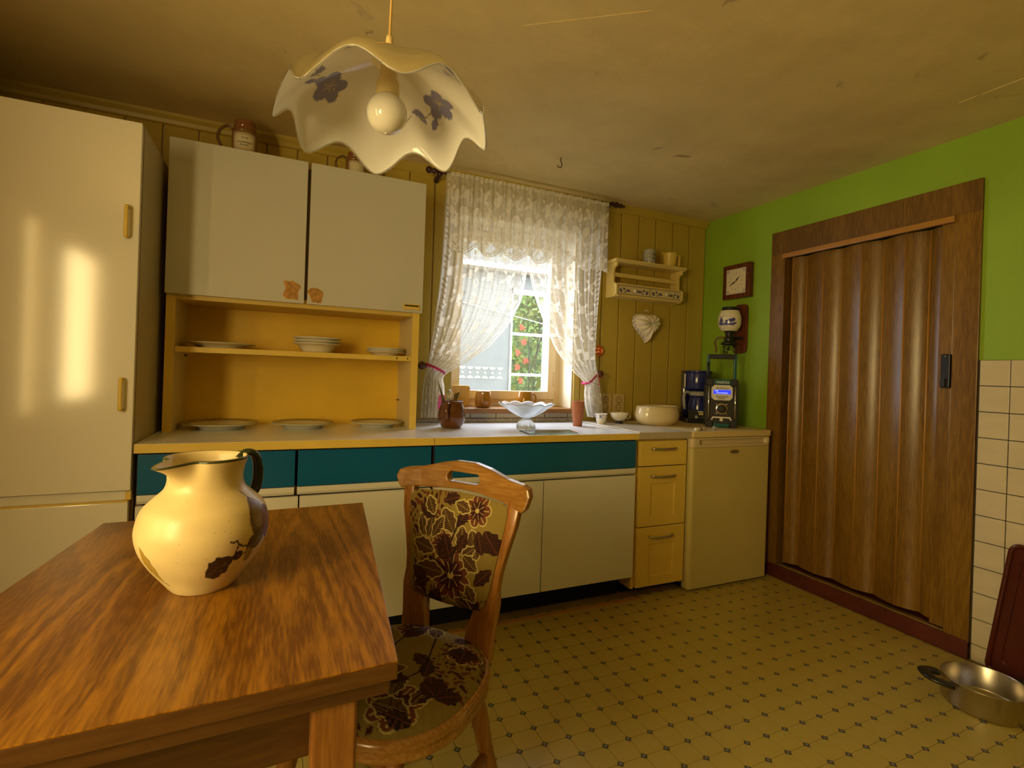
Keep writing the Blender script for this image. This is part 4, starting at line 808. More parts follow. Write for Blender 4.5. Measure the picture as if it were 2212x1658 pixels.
def spat(t,b,d):
    tube('handle',[b,b+d*.7],.004,'steel',t,8); e=b+d; m=b+d*.68; n=Vector((.014,0,.006)); k=Vector((0,.0015,0)); V=[m-n*.6,m+n*.6,e+n,e-n]; V+=[v+k for v in V]; mk('head',[tuple(v) for v in V],[(0,1,2,3),(7,6,5,4),(0,4,5,1),(1,5,6,2),(2,6,7,3),(3,7,4,0)],'steel',t)
util('spatula','short steel spatula standing in the brown pot','spatula',(px-.012,py+.004,ZC+.012),(px+.028,py+.012,ZC+.172),spat)
# footed glass bowl
gy=-.372; gx=onY(1136,915,gy)[0]
t=thing('glass_bowl','clear pressed glass footed bowl with scalloped rim on the worktop','bowl',(gx,gy,ZC+.0005),0,world=False)
na,nr=192,28; T2,S2=np.meshgrid(np.linspace(0,2*PI,na,endpoint=False),np.linspace(0,1,nr)); sc=np.abs(np.cos(T2*6)); 
def bowl(off):
    R=.018+.122*S2**.92; R=R*(1+.05*(sc-.6)*S2**3); Zb=.060+.070*S2**1.1+.010*(sc-.6)*S2**4; bul=.004*np.sin(np.clip(S2*1.3,0,1)*PI)*sc
    return np.stack([(R+bul*off)*np.cos(T2),(R+bul*off)*np.sin(T2),Zb-.0035*(off>0)],-1)
o_=bowl(1); i_=bowl(0)[::-1]; XYZ=np.concatenate([o_,i_],0); fixn(grid('bowl',XYZ,'pressed_glass',t,None,closed=True))
na=96; prof=[(.001,0),(.038,0),(.047,.004),(.046,.018),(.040,.034),(.026,.046),(.018,.052),(.017,.057),(.023,.0605),(.001,.061)]
T2,_=np.meshgrid(np.linspace(0,2*PI,na,endpoint=False),np.zeros(len(prof))); R=np.array([[r*(1+.05*math.cos(12*a_)) if r>.03 else r for a_ in T2[0]] for r,_z in prof]); Zf=np.array([[z]*na for _r,z in prof])
fixn(grid('foot',np.stack([R*np.cos(T2),R*np.sin(T2),Zf],-1),'pressed_glass',t,None,closed=True))
# green glass board
c=[onZ(u,v,ZC+.004) for u,v in [(1122,929),(1144,936.5),(1249,934.5),(1230,928)]]
tag(prism('glass_board',[(c[i][0],c[i][1]) for i in (0,1,2,3)],'z',ZC+.0005,ZC+.0055,'green_glass',None,.001),'flat rectangular green glass board in front of the footed glass bowl','board')
# terracotta beaker
tx,ty=-1.150,-.262
tag(lathe('beaker',shell([(.025,0),(.027,.03),(.0315,.072),(.0325,.074),(.0335,.085),(.035,.128),(.036,.136)],.004),(tx,ty,ZC+.0005),'terracotta',None,48),'tall unglazed terracotta beaker beside the curtain end','beaker')
# small cup with blue flowers, teacup with dark foot
def painted_lathe(name,prof,c,par,painter,na=192,R0=.035,mat='glazed_paint',base=(.80,.76,.66),nr=110):
    Rr,Zr=resamp(prof,nr); T2,R2=np.meshgrid(np.linspace(0,2*PI,na,endpoint=False),Rr); _,Z2=np.meshgrid(np.zeros(na),Zr); U=((T2+PI/2+PI)%(2*PI)-PI)*R0
    p=Paint(U,Z2,base); outer=np.arange(nr)<np.argmax(Zr)+1; painter(p); p.C[~outer]=base
    return fixn(grid(name,np.stack([c[0]+R2*np.cos(T2),c[1]+R2*np.sin(T2),c[2]+Z2],-1),mat,par,p.C,closed=True))
BLU=(.05,.07,.30)
def bl1(p):
    for cx in (-.022,.024,.06,-.06):
        for k in range(8): p.ell(cx+RNG.uniform(-.011,.011),.045+RNG.uniform(-.012,.013),.0035,.0028,BLU,RNG.rand()*3)
        p.stroke([(cx-.01,.038),(cx,.046),(cx+.011,.054)],.0008,BLU)
cx,cy=-.955,-.205
o=painted_lathe('small_cup',shell([(.020,0),(.021,.003),(.028,.022),(.0325,.04),(.0345,.056),(.0355,.062)],.003),(cx,cy,ZC+.0005),None,bl1); tag(o,'small white cup with blue flowers next to the teacup','cup')
ux_,uy_=-.815,-.185
t=thing('teacup','cream teacup with dark pointed foot and ring handle','teacup',(ux_,uy_,ZC+.0005),0,world=False)
lathe('bowl',shell(sprof([(.020,.019),(.034,.026),(.047,.042),(.052,.056),(.0535,.066)]),.0025),(0,0,0),'porcelain',t,48)
lathe('foot',[(.001,0),(.027,0),(.028,.003),(.020,.010),(.017,.019),(.001,.02)],(0,0,0),'ink',t,12,label='dark blue foot',smooth=False)
tube('handle',smoothpath([(.050,0,.054),(.062,-.004,.060),(.075,-.006,.050),(.073,-.006,.036),(.058,-.004,.030),(.046,0,.036)],6),.0028,'porcelain',t,8)
# oval cream dish
ox_,oy_=-.600,-.265
t=thing('casserole_dish','large oval cream enamel dish on the grey worktop','dish',(ox_,oy_,.8505),.12,world=False)
def oval(prof,sx,sy,n=72): 
    T=np.linspace(0,2*PI,n,endpoint=False); return np.array([[(r*sx*math.cos(a_),r*sy*math.sin(a_),z) for a_ in T] for r,z in prof])
fixn(grid('body',oval(shell(sprof([(.72,0),(.78,.004),(.92,.020),(1.0,.045),(1.0,.068),(.965,.090),(.955,.100)]),.03),.150,.105),'cream_enamel',t,None,closed=True))
tube('rim',[tuple(p_) for p_ in oval([(.945,.1005)],.150,.105)[0]],.0035,'cream_enamel',t,8,closed=True)
# coffee machine
ky=-.165; kx=onY(1506,860,ky)[0]
t=thing('coffee_maker','navy blue filter coffee machine with grey jug lid in the corner','coffee maker',(kx,ky,.8505),-.55,world=False)
box('base',(-.085,-.10,0),(.085,.10,.028),'black_plastic',t,.006); box('column',(-.085,.03,.028),(.085,.10,.225),'navy',t,.010)
MB().prism([(.085*math.cos(a_),-.012+.085*math.sin(a_)) for a_ in np.linspace(PI,2*PI,20)]+[(.085,.10),(-.085,.10)],'z',.215,.318).build('filter_housing','navy',t,bev=.004,autosm=.5)
MB().prism([(.087*math.cos(a_),-.012+.087*math.sin(a_)) for a_ in np.linspace(PI,2*PI,20)]+[(.087,.10),(-.087,.10)],'z',.3185,.332).build('lid','navy',t,bev=.004,autosm=.5)
box('water_gauge',(-.088,-.045,.222),(-.0845,-.012,.31),'panel_silver',t,.001)
lathe('jug_body',[(.001,.030),(.050,.030),(.064,.05),(.068,.085),(.064,.12),(.057,.15),(.052,.172),(.001,.172)],(0,-.045,0),'navy',t,40)
lathe('jug_lid',[(.001,.173),(.060,.173),(.061,.176),(.056,.196),(.05,.2),(.001,.2)],(0,-.045,0),'grey_plastic',t,40,label='grey jug lid')
tube('jug_handle',smoothpath([(-.052,-.055,.188),(-.085,-.065,.193),(-.098,-.068,.165),(-.094,-.068,.115),(-.090,-.066,.085)],6),.009,'grey_plastic',t,10,flat=(1.3,1),label='grey jug handle')
box('drip_guard',(-.075,-.112,.028),(.075,-.098,.085),'black_soft',t,.004)
sw=box('switch',(-.012,-.1155,.054),(.022,-.1115,.066),'yellow_plastic',t,.001); box('label_plate',(-.018,-.1145,.071),(.024,-.1115,.077),'white_print',t,0)
for xx in (-.035,.012): box('toggle',(xx,-.118,.032),(xx+.016,-.1115,.05),'grey_plastic',t,.001)
# radio
rx,ry=-.262,-.425; RA=.40
t=thing('radio','black and teal jobsite radio with lit blue display on the refrigerator','radio',(rx,ry,.8505),-.70,world=False)
W2,DP,RH=.078,.058,.285
MB().prism(rrect(-W2,W2,.012,RH-.010,.02,5),'y',-DP,DP).build('body','dark_brown_plastic',t,bev=.004)
for sx in (-1,1):
    for zz in (.020,RH-.022): MB().prism(rrect(sx*(W2-.012)-.020,sx*(W2-.012)+.020,zz-.020,zz+.020,.012,4),'y',-DP-.010,DP+.010).build('corner_guard','black_soft',t,bev=.004)
    tube('guard_bar',[(sx*(W2-.006),-DP-.008,.05),(sx*(W2-.006),-DP-.010,.14),(sx*(W2-.006),-DP-.008,RH-.045)],.0045,'chrome',t,10); box('side_rail',(sx*W2-.012,-DP-.004,.035),(sx*W2+.012,DP+.004,RH-.038),'black_soft',t,.005)
    box('handle_arm',(sx*(W2-.004)-.008,-.014,RH-.025),(sx*(W2-.004)+.008,.014,RH+.145),'teal_plastic',t,.003)
box('handle_grip',(-W2+.004,-.016,RH+.117),(W2-.004,.016,RH+.145),'black_soft',t,.005)
lp=box('logo_plate',(-.045,-DP-.012,RH-.034),(.045,-DP+.001,RH-.004),'teal_plastic',t,.002)
Rm=lambda x,y,z: Matrix.Translation((x,y,z))@Matrix.Rotation(PI/2,4,'X')
text('lettering','makita',.027,Rm(0,-DP-.0126,RH-.020),'white_print',lp,.0003,shear=.25)
def cham(x0,x1,z0,z1,c): return [(x0+c,z0),(x1-c,z0),(x1,z0+c),(x1,z1-c),(x1-c,z1),(x0+c,z1),(x0,z1-c),(x0,z0+c)]
fp=prism('face_panel',cham(-.058,.058,.158,.248,.016),'y',-DP-.007,-DP+.001,'panel_silver',t,.002)
dsp=box('display',(-.047,-DP-.0085,.195),(.047,-DP-.006,.219),'lcd_blue',fp,.0006,label='lit blue display')
text('display_text','DAB',.009,Rm(-.03,-DP-.0088,.213),'lcd_text',dsp,.0001); text('display_text','Schwarzwaldradio',.0085,Rm(0,-DP-.0088,.202),'lcd_text',dsp,.0001)
text('lettering','DAB+',.017,Rm(0,-DP-.0074,.169),'ink',fp,.0003)
for z0,w in ((.229,.036),(.181,.036)):
    for k in range(4): box('button',(-w+k*w/2+.001,-DP-.0085,z0-.004),(-w+(k+1)*w/2-.001,-DP-.006,z0+.004),'grey_plastic',fp,.0005)
kn=lathe('dial',[(.001,-DP-.026),(.021,-DP-.026),(.024,-DP-.022),(.024,-DP),(.001,-DP)],(0,0,.108),'black_soft',t,32,axis='y')
lathe('dial_ring',[(.0245,-DP-.008),(.033,-DP-.008),(.034,-DP),(.0245,-DP)],(0,0,.108),'chrome',t,40,axis='y')
for a_ in (45,135,225,315): q=Vector((math.cos(math.radians(a_)),0,math.sin(math.radians(a_)))); tube('dial_lug',[Vector((0,-DP-.004,.108))+q*.032,Vector((0,-DP-.004,.108))+q*.043],.0045,'chrome',t,8)
prism('lower_trim',[(-.058,.042),(-.048,.062),(.048,.062),(.058,.042),(.050,.042),(.043,.054),(-.043,.054),(-.050,.042)],'y',-DP-.006,-DP+.001,'panel_silver',t); box('lower_clip',(-.008,-DP-.008,.036),(.008,-DP,.058),'panel_silver',t,.001); box('foot_plate',(-.042,-DP-.012,.002),(.042,-DP+.02,.024),'teal_plastic',t,.002)
tube('antenna',[(-W2-.004,-DP+.01,RH-.02),(-W2+.002,-DP+.01,RH+.05),(-W2-.004,-DP+.01,RH+.095)],[.009,.006,.005],'black_soft',t,10)
_M=Matrix.Translation((rx,ry,.8505))@Matrix.Rotation(-.70,4,'Z'); tube('power_cord',[_M.inverted()@q_ for q_ in smoothpath([(-.195,-.395,.90),(-.165,-.385,.895),(-.13,-.37,.868),(-.10,-.35,.8545),(-.12,-.32,.8545),(-.18,-.315,.8545),(-.15,-.335,.8545),(-.09,-.34,.8545)],6)],.0035,'black_plastic',t,8)
c=onZ(1512,926.5,.858); t=thing('marker_pen','thick cream marker pen lying in front of the coffee machine','pen',(c[0],c[1],.8505),.30,world=False)
tube('barrel',[(-.048,0,.0085),(.02,0,.0085)],.0082,'marker_white',t,12); tube('cap',[(.0205,0,.0085),(.050,0,.0085)],.0083,'marker_white',t,12); tube('print_band',[(-.010,0,.0085),(.016,0,.0085)],.0084,'grey_plastic',t,12)
c=onZ(1543,926.5,.856); tag(MB().lathe([(.001,0),(.011,0),(.0112,.006),(.004,.026),(.0015,.034),(.001,.034)],(0,0,0),20,'x').rot(-.5,(0,0,0)).move((c[0]-.01,c[1],.8622)).build('nozzle','grey_plastic',None,smooth=True),'small grey cone nozzle lying beside the marker pen','nozzle')
# ---------------------------------------------------------------- on the window sill
def mug(name,label,cat,x,y,z,prof,ha,hr,spout=0.):
    t=thing(name,label,cat,(x,y,z),0,world=False); lathe('body',shell(sprof(prof),.004),(0,0,0),'amber_glaze',t,48)
    h=prof[-1][1]; r=prof[-1][0]; a=math.radians(ha); cx_,cy_=math.cos(a),math.sin(a)
    tube('handle',smoothpath([(cx_*q,cy_*q,w) for q,w in [(r*.97,h*.84),(r*1.28,h*.86),(r*1.55,h*.68),(r*1.5,h*.42),(r*1.25,h*.24),(r*1.0,h*.22)]],6),.0055,'amber_glaze',t,10,flat=(1.4,1)); return t
s1=onZ(1041,876,.9255); mug('mug','amber glazed mug with its handle to the room on the window sill','mug',-1.592,.055,.925,[(.036,0),(.043,.006),(.0475,.03),(.048,.05),(.044,.078),(.041,.092)],-115,.02)
mug('creamer','amber glazed cream jug with its handle to the side on the window sill','jug',-1.322,.060,.925,[(.044,0),(.050,.006),(.0515,.03),(.050,.055),(.045,.080),(.042,.094)],-12,.02)
b=MB().prism(rrect(-.065,.065,0,.122,.018,6),'y',-.008,.008); b.rot(.10,(0,0,0),'x').move((-1.722,.118,.926)); tag(b.build('cutting_board','cutting_board',None,bev=.003),'small yellow wooden cutting board leaning in the window corner','cutting board')
# ---------------------------------------------------------------- on the back wall
for x0,lab in ((-.836,'yellowed double power socket nearer the curtain'),(-.738,'yellowed double power socket nearer the cream dish')):
    t=thing('power_socket',lab,'socket',(x0+.045,-.004,.893)); pl=box('plate',(x0,-.010,.893),(x0+.088,-.0005,1.018),'socket_plate',t,.003)
    for k,zc in enumerate((.980,.930)):
        if x0<-.8 and k==1: lathe('cover',[(.001,-.0125),(.020,-.0125),(.021,-.0095),(.001,-.0095)],(x0+.044,0,zc),'socket_plate',t,28,axis='y'); continue
        lathe('well',[(.020,-.0115),(.022,-.0115),(.022,-.0095),(.020,-.0095)],(x0+.044,0,zc),'carcass_brown',t,28,axis='y')
        for dx in (-.0095,.0095): tube('pin_hole',[(x0+.044+dx,-.0108,zc),(x0+.044+dx,-.0095,zc)],.003,'ink',t,8)
        for dz in (-.017,.017): box('earth_clip',(x0+.040,-.0112,zc+dz-.002),(x0+.048,-.0095,zc+dz+.002),'rust_screw',t,0)
c=onY(1296,757,-.02); b=MB()
t=thing('gift_bow','crumpled orange foil gift bow stuck to the wall boards','bow',(c[0],-.002,c[2]-.04))
for ring,(n_,r_,yy) in enumerate(((7,.036,-.012),(6,.024,-.024))):
    for k in range(n_):
        a=2*PI*k/n_+ring*.4; q=Vector((math.cos(a),0,math.sin(a))); C0=Vector((c[0],yy,c[2])); side=Vector((-q.z,0,q.x))*.007
        P_=[C0+Vector((0,.006,0)),C0+q*r_*.6+Vector((0,-.010,0)),C0+q*r_+Vector((0,.0,0)),C0+q*r_*.6+Vector((0,.009,0)),C0+Vector((0,.008,0))]
        V=[];
        for p_ in P_: V+=[tuple(p_-side),tuple(p_+side)]
        o=mk('loop',V,[(2*i,2*i+2,2*i+3,2*i+1) for i in range(4)],'orange_foil',t)
# heart mould
c=onY(1398,706,-.03); hx0,hz0=c[0],c[2]
t=thing('heart_mould','white heart-shaped ceramic cake mould with fluted front hung on the wall','mould',(hx0,-.002,hz0-.10))
na,nr=240,50; A2,R2=np.meshgrid(np.linspace(0,2*PI,na,endpoint=False),np.linspace(0,1,nr))
hx_=16*np.sin(A2)**3/17; hz_=(13*np.cos(A2)-5*np.cos(2*A2)-2*np.cos(3*A2)-np.cos(4*A2))/17
hcx,hcz=.10,.12
X=hcx*(1-R2)+hx_*R2; Zq=hcz*(1-R2)+hz_*R2; flute=np.abs(np.cos(np.arctan2(hz_-hcz,hx_-hcx)*6))**.6; dep=.046*(1-R2**6)+.022*flute*np.sin(np.clip(R2*1.04,0,1)*PI)**.6+.010*(1-R2**24)
tl=.15; XX=X*.106;ZZ=Zq*.112; XR=XX*math.cos(tl)-ZZ*math.sin(tl)*0; 
p=Paint(A2,R2,(.78,.72,.58))
for k in range(12):
    a0=3.5+k*.22; p.ell(a0,.972,.055,.010,(.07,.08,.33)); p.ell(a0+.1,.955,.04,.006,(.07,.08,.33))
fixn(grid('body',np.stack([hx0+XX,-.004-dep,hz0+ZZ+.008],-1),'glazed_paint',t,p.C,closed=True))
tube('hanging_loop',[(hx0+.012*math.cos(a_),-.02,hz0+.098+.012*math.sin(a_)) for a_ in np.linspace(0,PI,9)],.004,'porcelain',t,8)
# spice shelf
c0,c1=onY(1330,562,-.11),onY(1481,579,-.11); sx0,sx1=c0[0]+.012,c1[0]-.012; zt=(c0[2]+c1[2])/2; zb=onY(1405,648,-.11)[2]
t=thing('spice_shelf','small cream wall shelf with two blue-painted drawers','shelf',((sx0+sx1)/2,-.002,zb))
for xa,xb in ((sx0,sx0+.014),(sx1-.014,sx1)):
    sd=[(0,zb+.003),(-.085,zb+.004),(-.108,zb+.018),(-.110,zb+.072),(-.104,zb+.082),(-.080,zb+.088),(-.072,zb+.10),(-.072,zt-.055),(-.080,zt-.042),(-.100,zt-.036),(-.104,zt-.012),(0,zt-.012)]
    MB().prism(sd,'x',xa,xb).build('side_panel','shelf_cream',t,bev=.0015)
MB().prism([(0,zt-.013),(-.106,zt-.013),(-.112,zt-.006),(-.122,zt-.004),(-.124,zt+.006),(0,zt+.006)],'x',sx0-.014,sx1+.014).build('top_board','shelf_cream',t,bev=.001)
box('bottom_board',(sx0+.014,-.104,zb+.006),(sx1-.014,0,zb+.016),'shelf_cream',t,.001); box('drawer_top',(sx0+.014,-.104,zb+.078),(sx1-.014,0,zb+.086),'shelf_cream',t,.001)
box('rail',(sx0+.014,-.066,zt-.095),(sx1-.014,-.056,zt-.070),'shelf_cream',t,.002)
m_=(sx0+sx1)/2
for xa,xb in ((sx0+.016,m_-.003),(m_+.003,sx1-.016)):
    U,V=np.meshgrid(np.linspace(xa,xb,130),np.linspace(zb+.018,zb+.076,46)); p=Paint(U,V,(.68,.58,.30)); cc=(xa+xb)/2; zc=zb+.047; w=(xb-xa)/2
    NB=(.045,.045,.20); p.put((np.abs(U-cc)>w-.004)&(np.abs(U-cc)<w-.002),NB); p.put((np.abs(V-zc)>.0245)&(np.abs(V-zc)<.0265),NB)
    for s in (-1,1):
        for q,r_ in ((.035,.009),(.062,.008),(.083,.010)): p.flower(cc+s*q*w/.1,zc+(.006 if q==.062 else -.003)*1,r_,5,NB,(.3,.28,.35))
        for q,a_ in ((.022,.5),(.05,2.4),(.05,-.8),(.073,-.6)): p.leaf(cc+s*q*w/.1,zc-.008,.016,.004,a_ if s>0 else PI-a_,NB)
    d=box('drawer',(xa,-.103,zb+.0165),(xb,-.01,zb+.0775),'shelf_cream',t,.001); grid('painted_front',np.stack([U,np.full(U.shape,-.1036),V],-1),'glazed_paint',d,p.C,label='blue flower print')
    lathe('knob',[(.001,-.124),(.008,-.122),(.011,-.116),(.008,-.108),(.005,-.104),(.001,-.104)],(cc,0,zc),'porcelain_grey',d,20,axis='y')
c=onY(1402,561,-.06); zt2=zt+.0062
o=thing('mug','white speckled mug with script lettering on the spice shelf','mug',(c[0],-.062,zt2),0,world=False); P('speckle',(.42,.42,.42),.5,var=.6,scale=160)
lathe('body',shell([(.036,0),(.0375,.003),(.0375,.092),(.0378,.094)],.003),(0,0,0),'speckle',o,40)
bend=lambda z0: (lambda v: Vector((.0385*math.sin(v.x/.0385+.45),-.0385*math.cos(v.x/.0385+.45),z0+v.y)))
text('lettering','Kleine',.022,None,'ink',o,0,bend=bend(.062),shear=.3); text('lettering','ENTE',.020,None,'ink',o,0,bend=bend(.036))
c=onY(1446,570,-.06)
t=thing('measuring_cup','yellow plastic measuring cup with open handle on the spice shelf','measuring cup',(c[0],-.062,zt2),0,world=False)
lathe('body',shell([(.036,0),(.038,.004),(.047,.088),(.048,.092)],.0025),(0,0,0),'yellow_plastic',t,40); tube('handle',smoothpath([(.045,-.01,.084),(.066,-.012,.084),(.070,-.012,.076),(.069,-.012,.05),(.067,-.012,.018)],5),.0055,'yellow_plastic',t,8,flat=(1,1.5))
MB().prism([(-.052,.093),(-.064,.094),(-.046,.074)],'y',-.008,.008).build('spout','yellow_plastic',t)
# ---------------------------------------------------------------- on the green wall
cy0,cy1,cz0,cz1=-.408,-.196,1.650,1.868
t=thing('wall_clock','square brown wooden wall clock with cream tile face','clock',(0,(cy0+cy1)/2,cz0)); prism('case',rrect(cy0,cy1,cz0,cz1,.004,2),'x',-.034,-.001,'clock_wood',t,.003)
ym,zm=(cy0+cy1)/2,(cz0+cz1)/2; U,V=np.meshgrid(np.linspace(-.076,.076,170),np.linspace(-.080,.080,170)); p=Paint(U,V,(.74,.66,.46)); NB=(.30,.32,.45)
for sx in (-1,1):
    for sz in (-1,1): p.ell(sx*.062,sz*.066,.010,.010,NB); p.ell(sx*.062,sz*.066,.005,.005,(.74,.66,.46)); p.stroke([(sx*.07,sz*.05),(sx*.07,sz*.074),(sx*.046,sz*.074)],.0012,NB)
for k in range(12):
    a=k*PI/6; p.stroke([(.044*math.sin(a),.047*math.cos(a)),(.053*math.sin(a),.056*math.cos(a))],.0014 if k%3 else .0022,(.22,.17,.10))
p.put((np.abs(np.abs(U)-.071)<.0008)&(np.abs(V)<.045),NB); p.put((np.abs(np.abs(V)-.075)<.0008)&(np.abs(U)<.045),NB)
grid('face',np.stack([np.full(U.shape,-.0346),ym-U,zm+V],-1),'matt_paint',t,p.C,label='cream clock face with blue corners')
for a,L,w in ((math.radians(43),.040,.005),(math.radians(243),.058,.0045)):
    dx,dz=math.sin(a),math.cos(a); nx,nz=dz,-dx; pts=[(-.006*dx,-.006*dz),(L*.3*dx+nx*w,L*.3*dz+nz*w),(L*dx,L*dz),(L*.3*dx-nx*w,L*.3*dz-nz*w)]
    prism('hand',[(ym-a_,zm+b_) for a_,b_ in pts],'x',-.0375,-.036,'ink',t)
for k in range(5):
    q=(-.072+k*.036)
    for (yy,zz) in ((ym-q,cz1-.016),(ym-q,cz0+.014),(cy0+.014,zm+q),(cy1-.014,zm+q)): lathe('stud',[(.001,-.0362),(.002,-.0358),(.0026,-.034),(.001,-.034)],(0,yy,zz),'gold_trim',t,8,axis='x')
# wall coffee grinder
gy0=-.325
t=thing('coffee_grinder','wall coffee grinder with blue painted ceramic jar on a wooden backboard','coffee grinder',(0,gy0,1.30))
prism('backboard',rrect(gy0-.055,gy0+.045,1.300,1.610,.03,6),'x',-.018,-.001,'clock_wood',t,.003)
def mill(p):
    NB=(.07,.08,.30); cx=-.005
    p.stroke([(-.055,.045),(-.03,.040),(0,.043),(.03,.038),(.05,.046)],.006,NB); p.ell(-.035,.062,.010,.018,NB); p.stroke([(-.055,.095),(-.02,.060)],.0022,NB); p.stroke([(-.05,.062),(-.018,.095)],.0022,NB); p.ell(.02,.062,.016,.012,NB); p.ell(.038,.068,.012,.011,NB); p.ell(0,.058,.01,.008,NB); p.ell(.012,.05,.01,.004,(.78,.72,.6)); p.stroke([(-.005,.088),(.03,.086)],.0015,(.35,.36,.5))
    for k in range(30): p.ell(RNG.uniform(-.06,.055),RNG.uniform(.030,.055),.004,.0025,NB,RNG.rand()*3)
P0=(-.095,gy0+.006,1.435)
Rr,Zr=resamp([(.001,0),(.040,0),(.050,.008),(.064,.030),(.068,.060),(.066,.095),(.058,.118),(.048,.130),(.001,.130)],90); T2,R2=np.meshgrid(np.linspace(0,2*PI,160,endpoint=False),Rr); _,Z2=np.meshgrid(np.zeros(160),Zr)
face=math.atan2(CP[1]-P0[1],CP[0]-P0[0]); U=((T2-face-.25*-1+PI)%(2*PI)-PI)*.066; p=Paint(U,Z2,(.80,.74,.58)); mill(p)
fixn(grid('jar',np.stack([P0[0]+R2*np.cos(T2),P0[1]+R2*np.sin(T2),P0[2]+Z2],-1),'glazed_paint',t,p.C,closed=True,label='white ceramic jar with blue landscape'))
lathe('lid',[(.001,1.585),(.046,1.585),(.048,1.579),(.048,1.567),(.001,1.566)],(P0[0],P0[1],0),'black_plastic',t,40)
lathe('mill_body',[(.001,1.434),(.030,1.434),(.024,1.420),(.020,1.405),(.028,1.395),(.030,1.38),(.024,1.37),(.046,1.364),(.047,1.350),(.001,1.349)],(P0[0],P0[1],0),'black_plastic',t,28); box('bracket',(-.06,gy0-.035,1.385),(-.018,gy0+.045,1.402),'black_plastic',t,.003)
tube('crank',smoothpath([(-.115,gy0+.01,1.395),(-.135,gy0+.05,1.395),(-.14,gy0+.065,1.385),(-.14,gy0+.078,1.36),(-.14,gy0+.066,1.335),(-.14,gy0+.064,1.30)],5),.006,'carcass_brown',t,8)
lathe('catch_cup',[(.034,1.285),(.036,1.286),(.037,1.345),(.035,1.345),(.034,1.29),(.001,1.29),(.001,1.285)],(P0[0],P0[1],0),'clear_glass',t,32)
# ---------------------------------------------------------------- pan and tray by the tiled wall
c=onZ(2126,1530,.0); pxx,pyy=c[0]+.02,c[1]+.01
t=thing('saucepan','wide stainless steel pan with two black handles on the floor','pan',(pxx,pyy,.0005),0,world=False)
lathe('body',shell([(.112,0),(.118,.003),(.120,.008),(.120,.088),(.1215,.090)],.0025),(0,0,0),'steel_brushed',t,72)
for a_ in (142,-38):
    a=math.radians(a_); ax=Vector((math.cos(a),math.sin(a),0)); sd=Vector((-ax.y,ax.x,0)); 
    P_=[ax*.121+sd*.045,ax*.140+sd*.044,ax*.172+sd*.026,ax*.178,ax*.172-sd*.026,ax*.140-sd*.044,ax*.121-sd*.045]
    h=tube('handle',smoothpath([p_+Vector((0,0,.074+.18*max(0,p_.length-.125)))for p_ in P_],6),.016,'pot_black',t,10,flat=(1.3,.6))
    for s in (-1,1): tube('ferrule',[ax*.117+sd*.045*s+Vector((0,0,.072)),ax*.128+sd*.045*s+Vector((0,0,.074))],.0115,'gold_trim',h,10)
# dark red tray leaning on the tiles
t=thing('tray','dark red lacquered tray leaning against the wall tiles behind the pan','tray',(-.012,-1.87,0),0,world=False)
w,hh=.52,.525; 
def trayface(y0,y1,z0,z1,r): return rrect(y0,y1,z0,z1,r,6)
tp=lambda y,z: (y-(.062*z/hh if y>0 else -.062*z/hh),z)
TF=lambda d,r: [tp(*q_) for q_ in rrect(-w/2+d,w/2-d,d,hh-d,r,6)]
R=lambda v: Matrix.Rotation(.035,3,'Y')@v+Vector((-.020,0,.0035))
b=MB(); b.prism(TF(0,.03),'x',-.010,0); b.v=[tuple(R(Vector(q_))) for q_ in b.v]; b.build('panel','tray_red',t,bev=.003)
tube('rim',[tuple(R(Vector((-.012,*q_)))) for q_ in TF(.008,.028)],.009,'tray_red',t,10,closed=True)
tube('inner_bead',[tuple(R(Vector((-.012,*q_)))) for q_ in TF(.045,.03)],.0025,'tray_red',t,8,closed=True)
# ---------------------------------------------------------------- outside
EY=2.3
tag(box('garden_ground',(-6,.35,-.62),(6,9,-.6),'ground_ext',None,0),'pale ground of the yard outside the window','ground')
t=thing('outbuilding','grey rendered outbuilding with white barred window across the yard','building',(-.5,EY,-.6))
def E_(u,v): q=onY(u,v,EY); return q[0],q[2]
wx0=E_(1103,700)[0]; wx1=E_(1196,700)[0]; wzt=E_(1112,624)[1]
b=MB().box((-3.2,EY,-.6),(wx0,EY+.12,2.6)).box((wx1,EY,-.6),(1.9,EY+.12,2.6)).box((wx0,EY,wzt),(wx1,EY+.12,2.6)).box((wx0,EY,-.6),(wx1,EY+.12,.4)); b.build('wall','render_grey',t)
zs=[wzt]+[E_(1130,v)[1] for v in (722,809)]; dz=zs[1]-zs[2]; sw=.045
fr=MB().box((wx0,EY-.02,.4),(wx0+.015,EY+.03,wzt)).box((wx1-.12,EY-.03,.4),(wx1,EY+.03,wzt)).box((wx0,EY-.02,wzt-.05),(wx1,EY+.03,wzt)).box((wx0,EY-.02,.4),(wx1,EY+.03,.46)).build('window_frame','frame_white',t)
zz=zs[1]
while zz>.5: box('glazing_bar',(wx0+.015,EY-.015,zz-.014),(wx1-.12,EY+.02,zz+.014),'frame_white',t,.002); zz-=dz
tops=[wzt-.05]; zz=zs[1]
while zz>.5: box('window_pane',(wx0+.016,EY+.004,zz+.0145),(wx1-.121,EY+.007,tops[-1]-.0005),'far_glass',t,0); tops.append(zz-.0145); zz-=dz
z0,z1=E_(1040,817)[1],E_(1040,792)[1]; xa=-1.5
for k in range(9):
    cxk=E_(1083,800)[0]-.02-k*.083
    for s,zq in ((1,z0),(-1,z1)):
        prism('frieze_scallop',[(cxk+.036*math.cos(a_),zq+s*.028*math.sin(a_)) for a_ in np.linspace(0,PI,9)],'y',EY-.004,EY+.001,'frieze_cream',t)
    prism('frieze_dot',[(cxk+.012*math.cos(a_),(z0+z1)/2+.013*math.sin(a_)) for a_ in np.linspace(0,2*PI,10,endpoint=False)],'y',EY-.004,EY+.001,'frieze_cream',t)
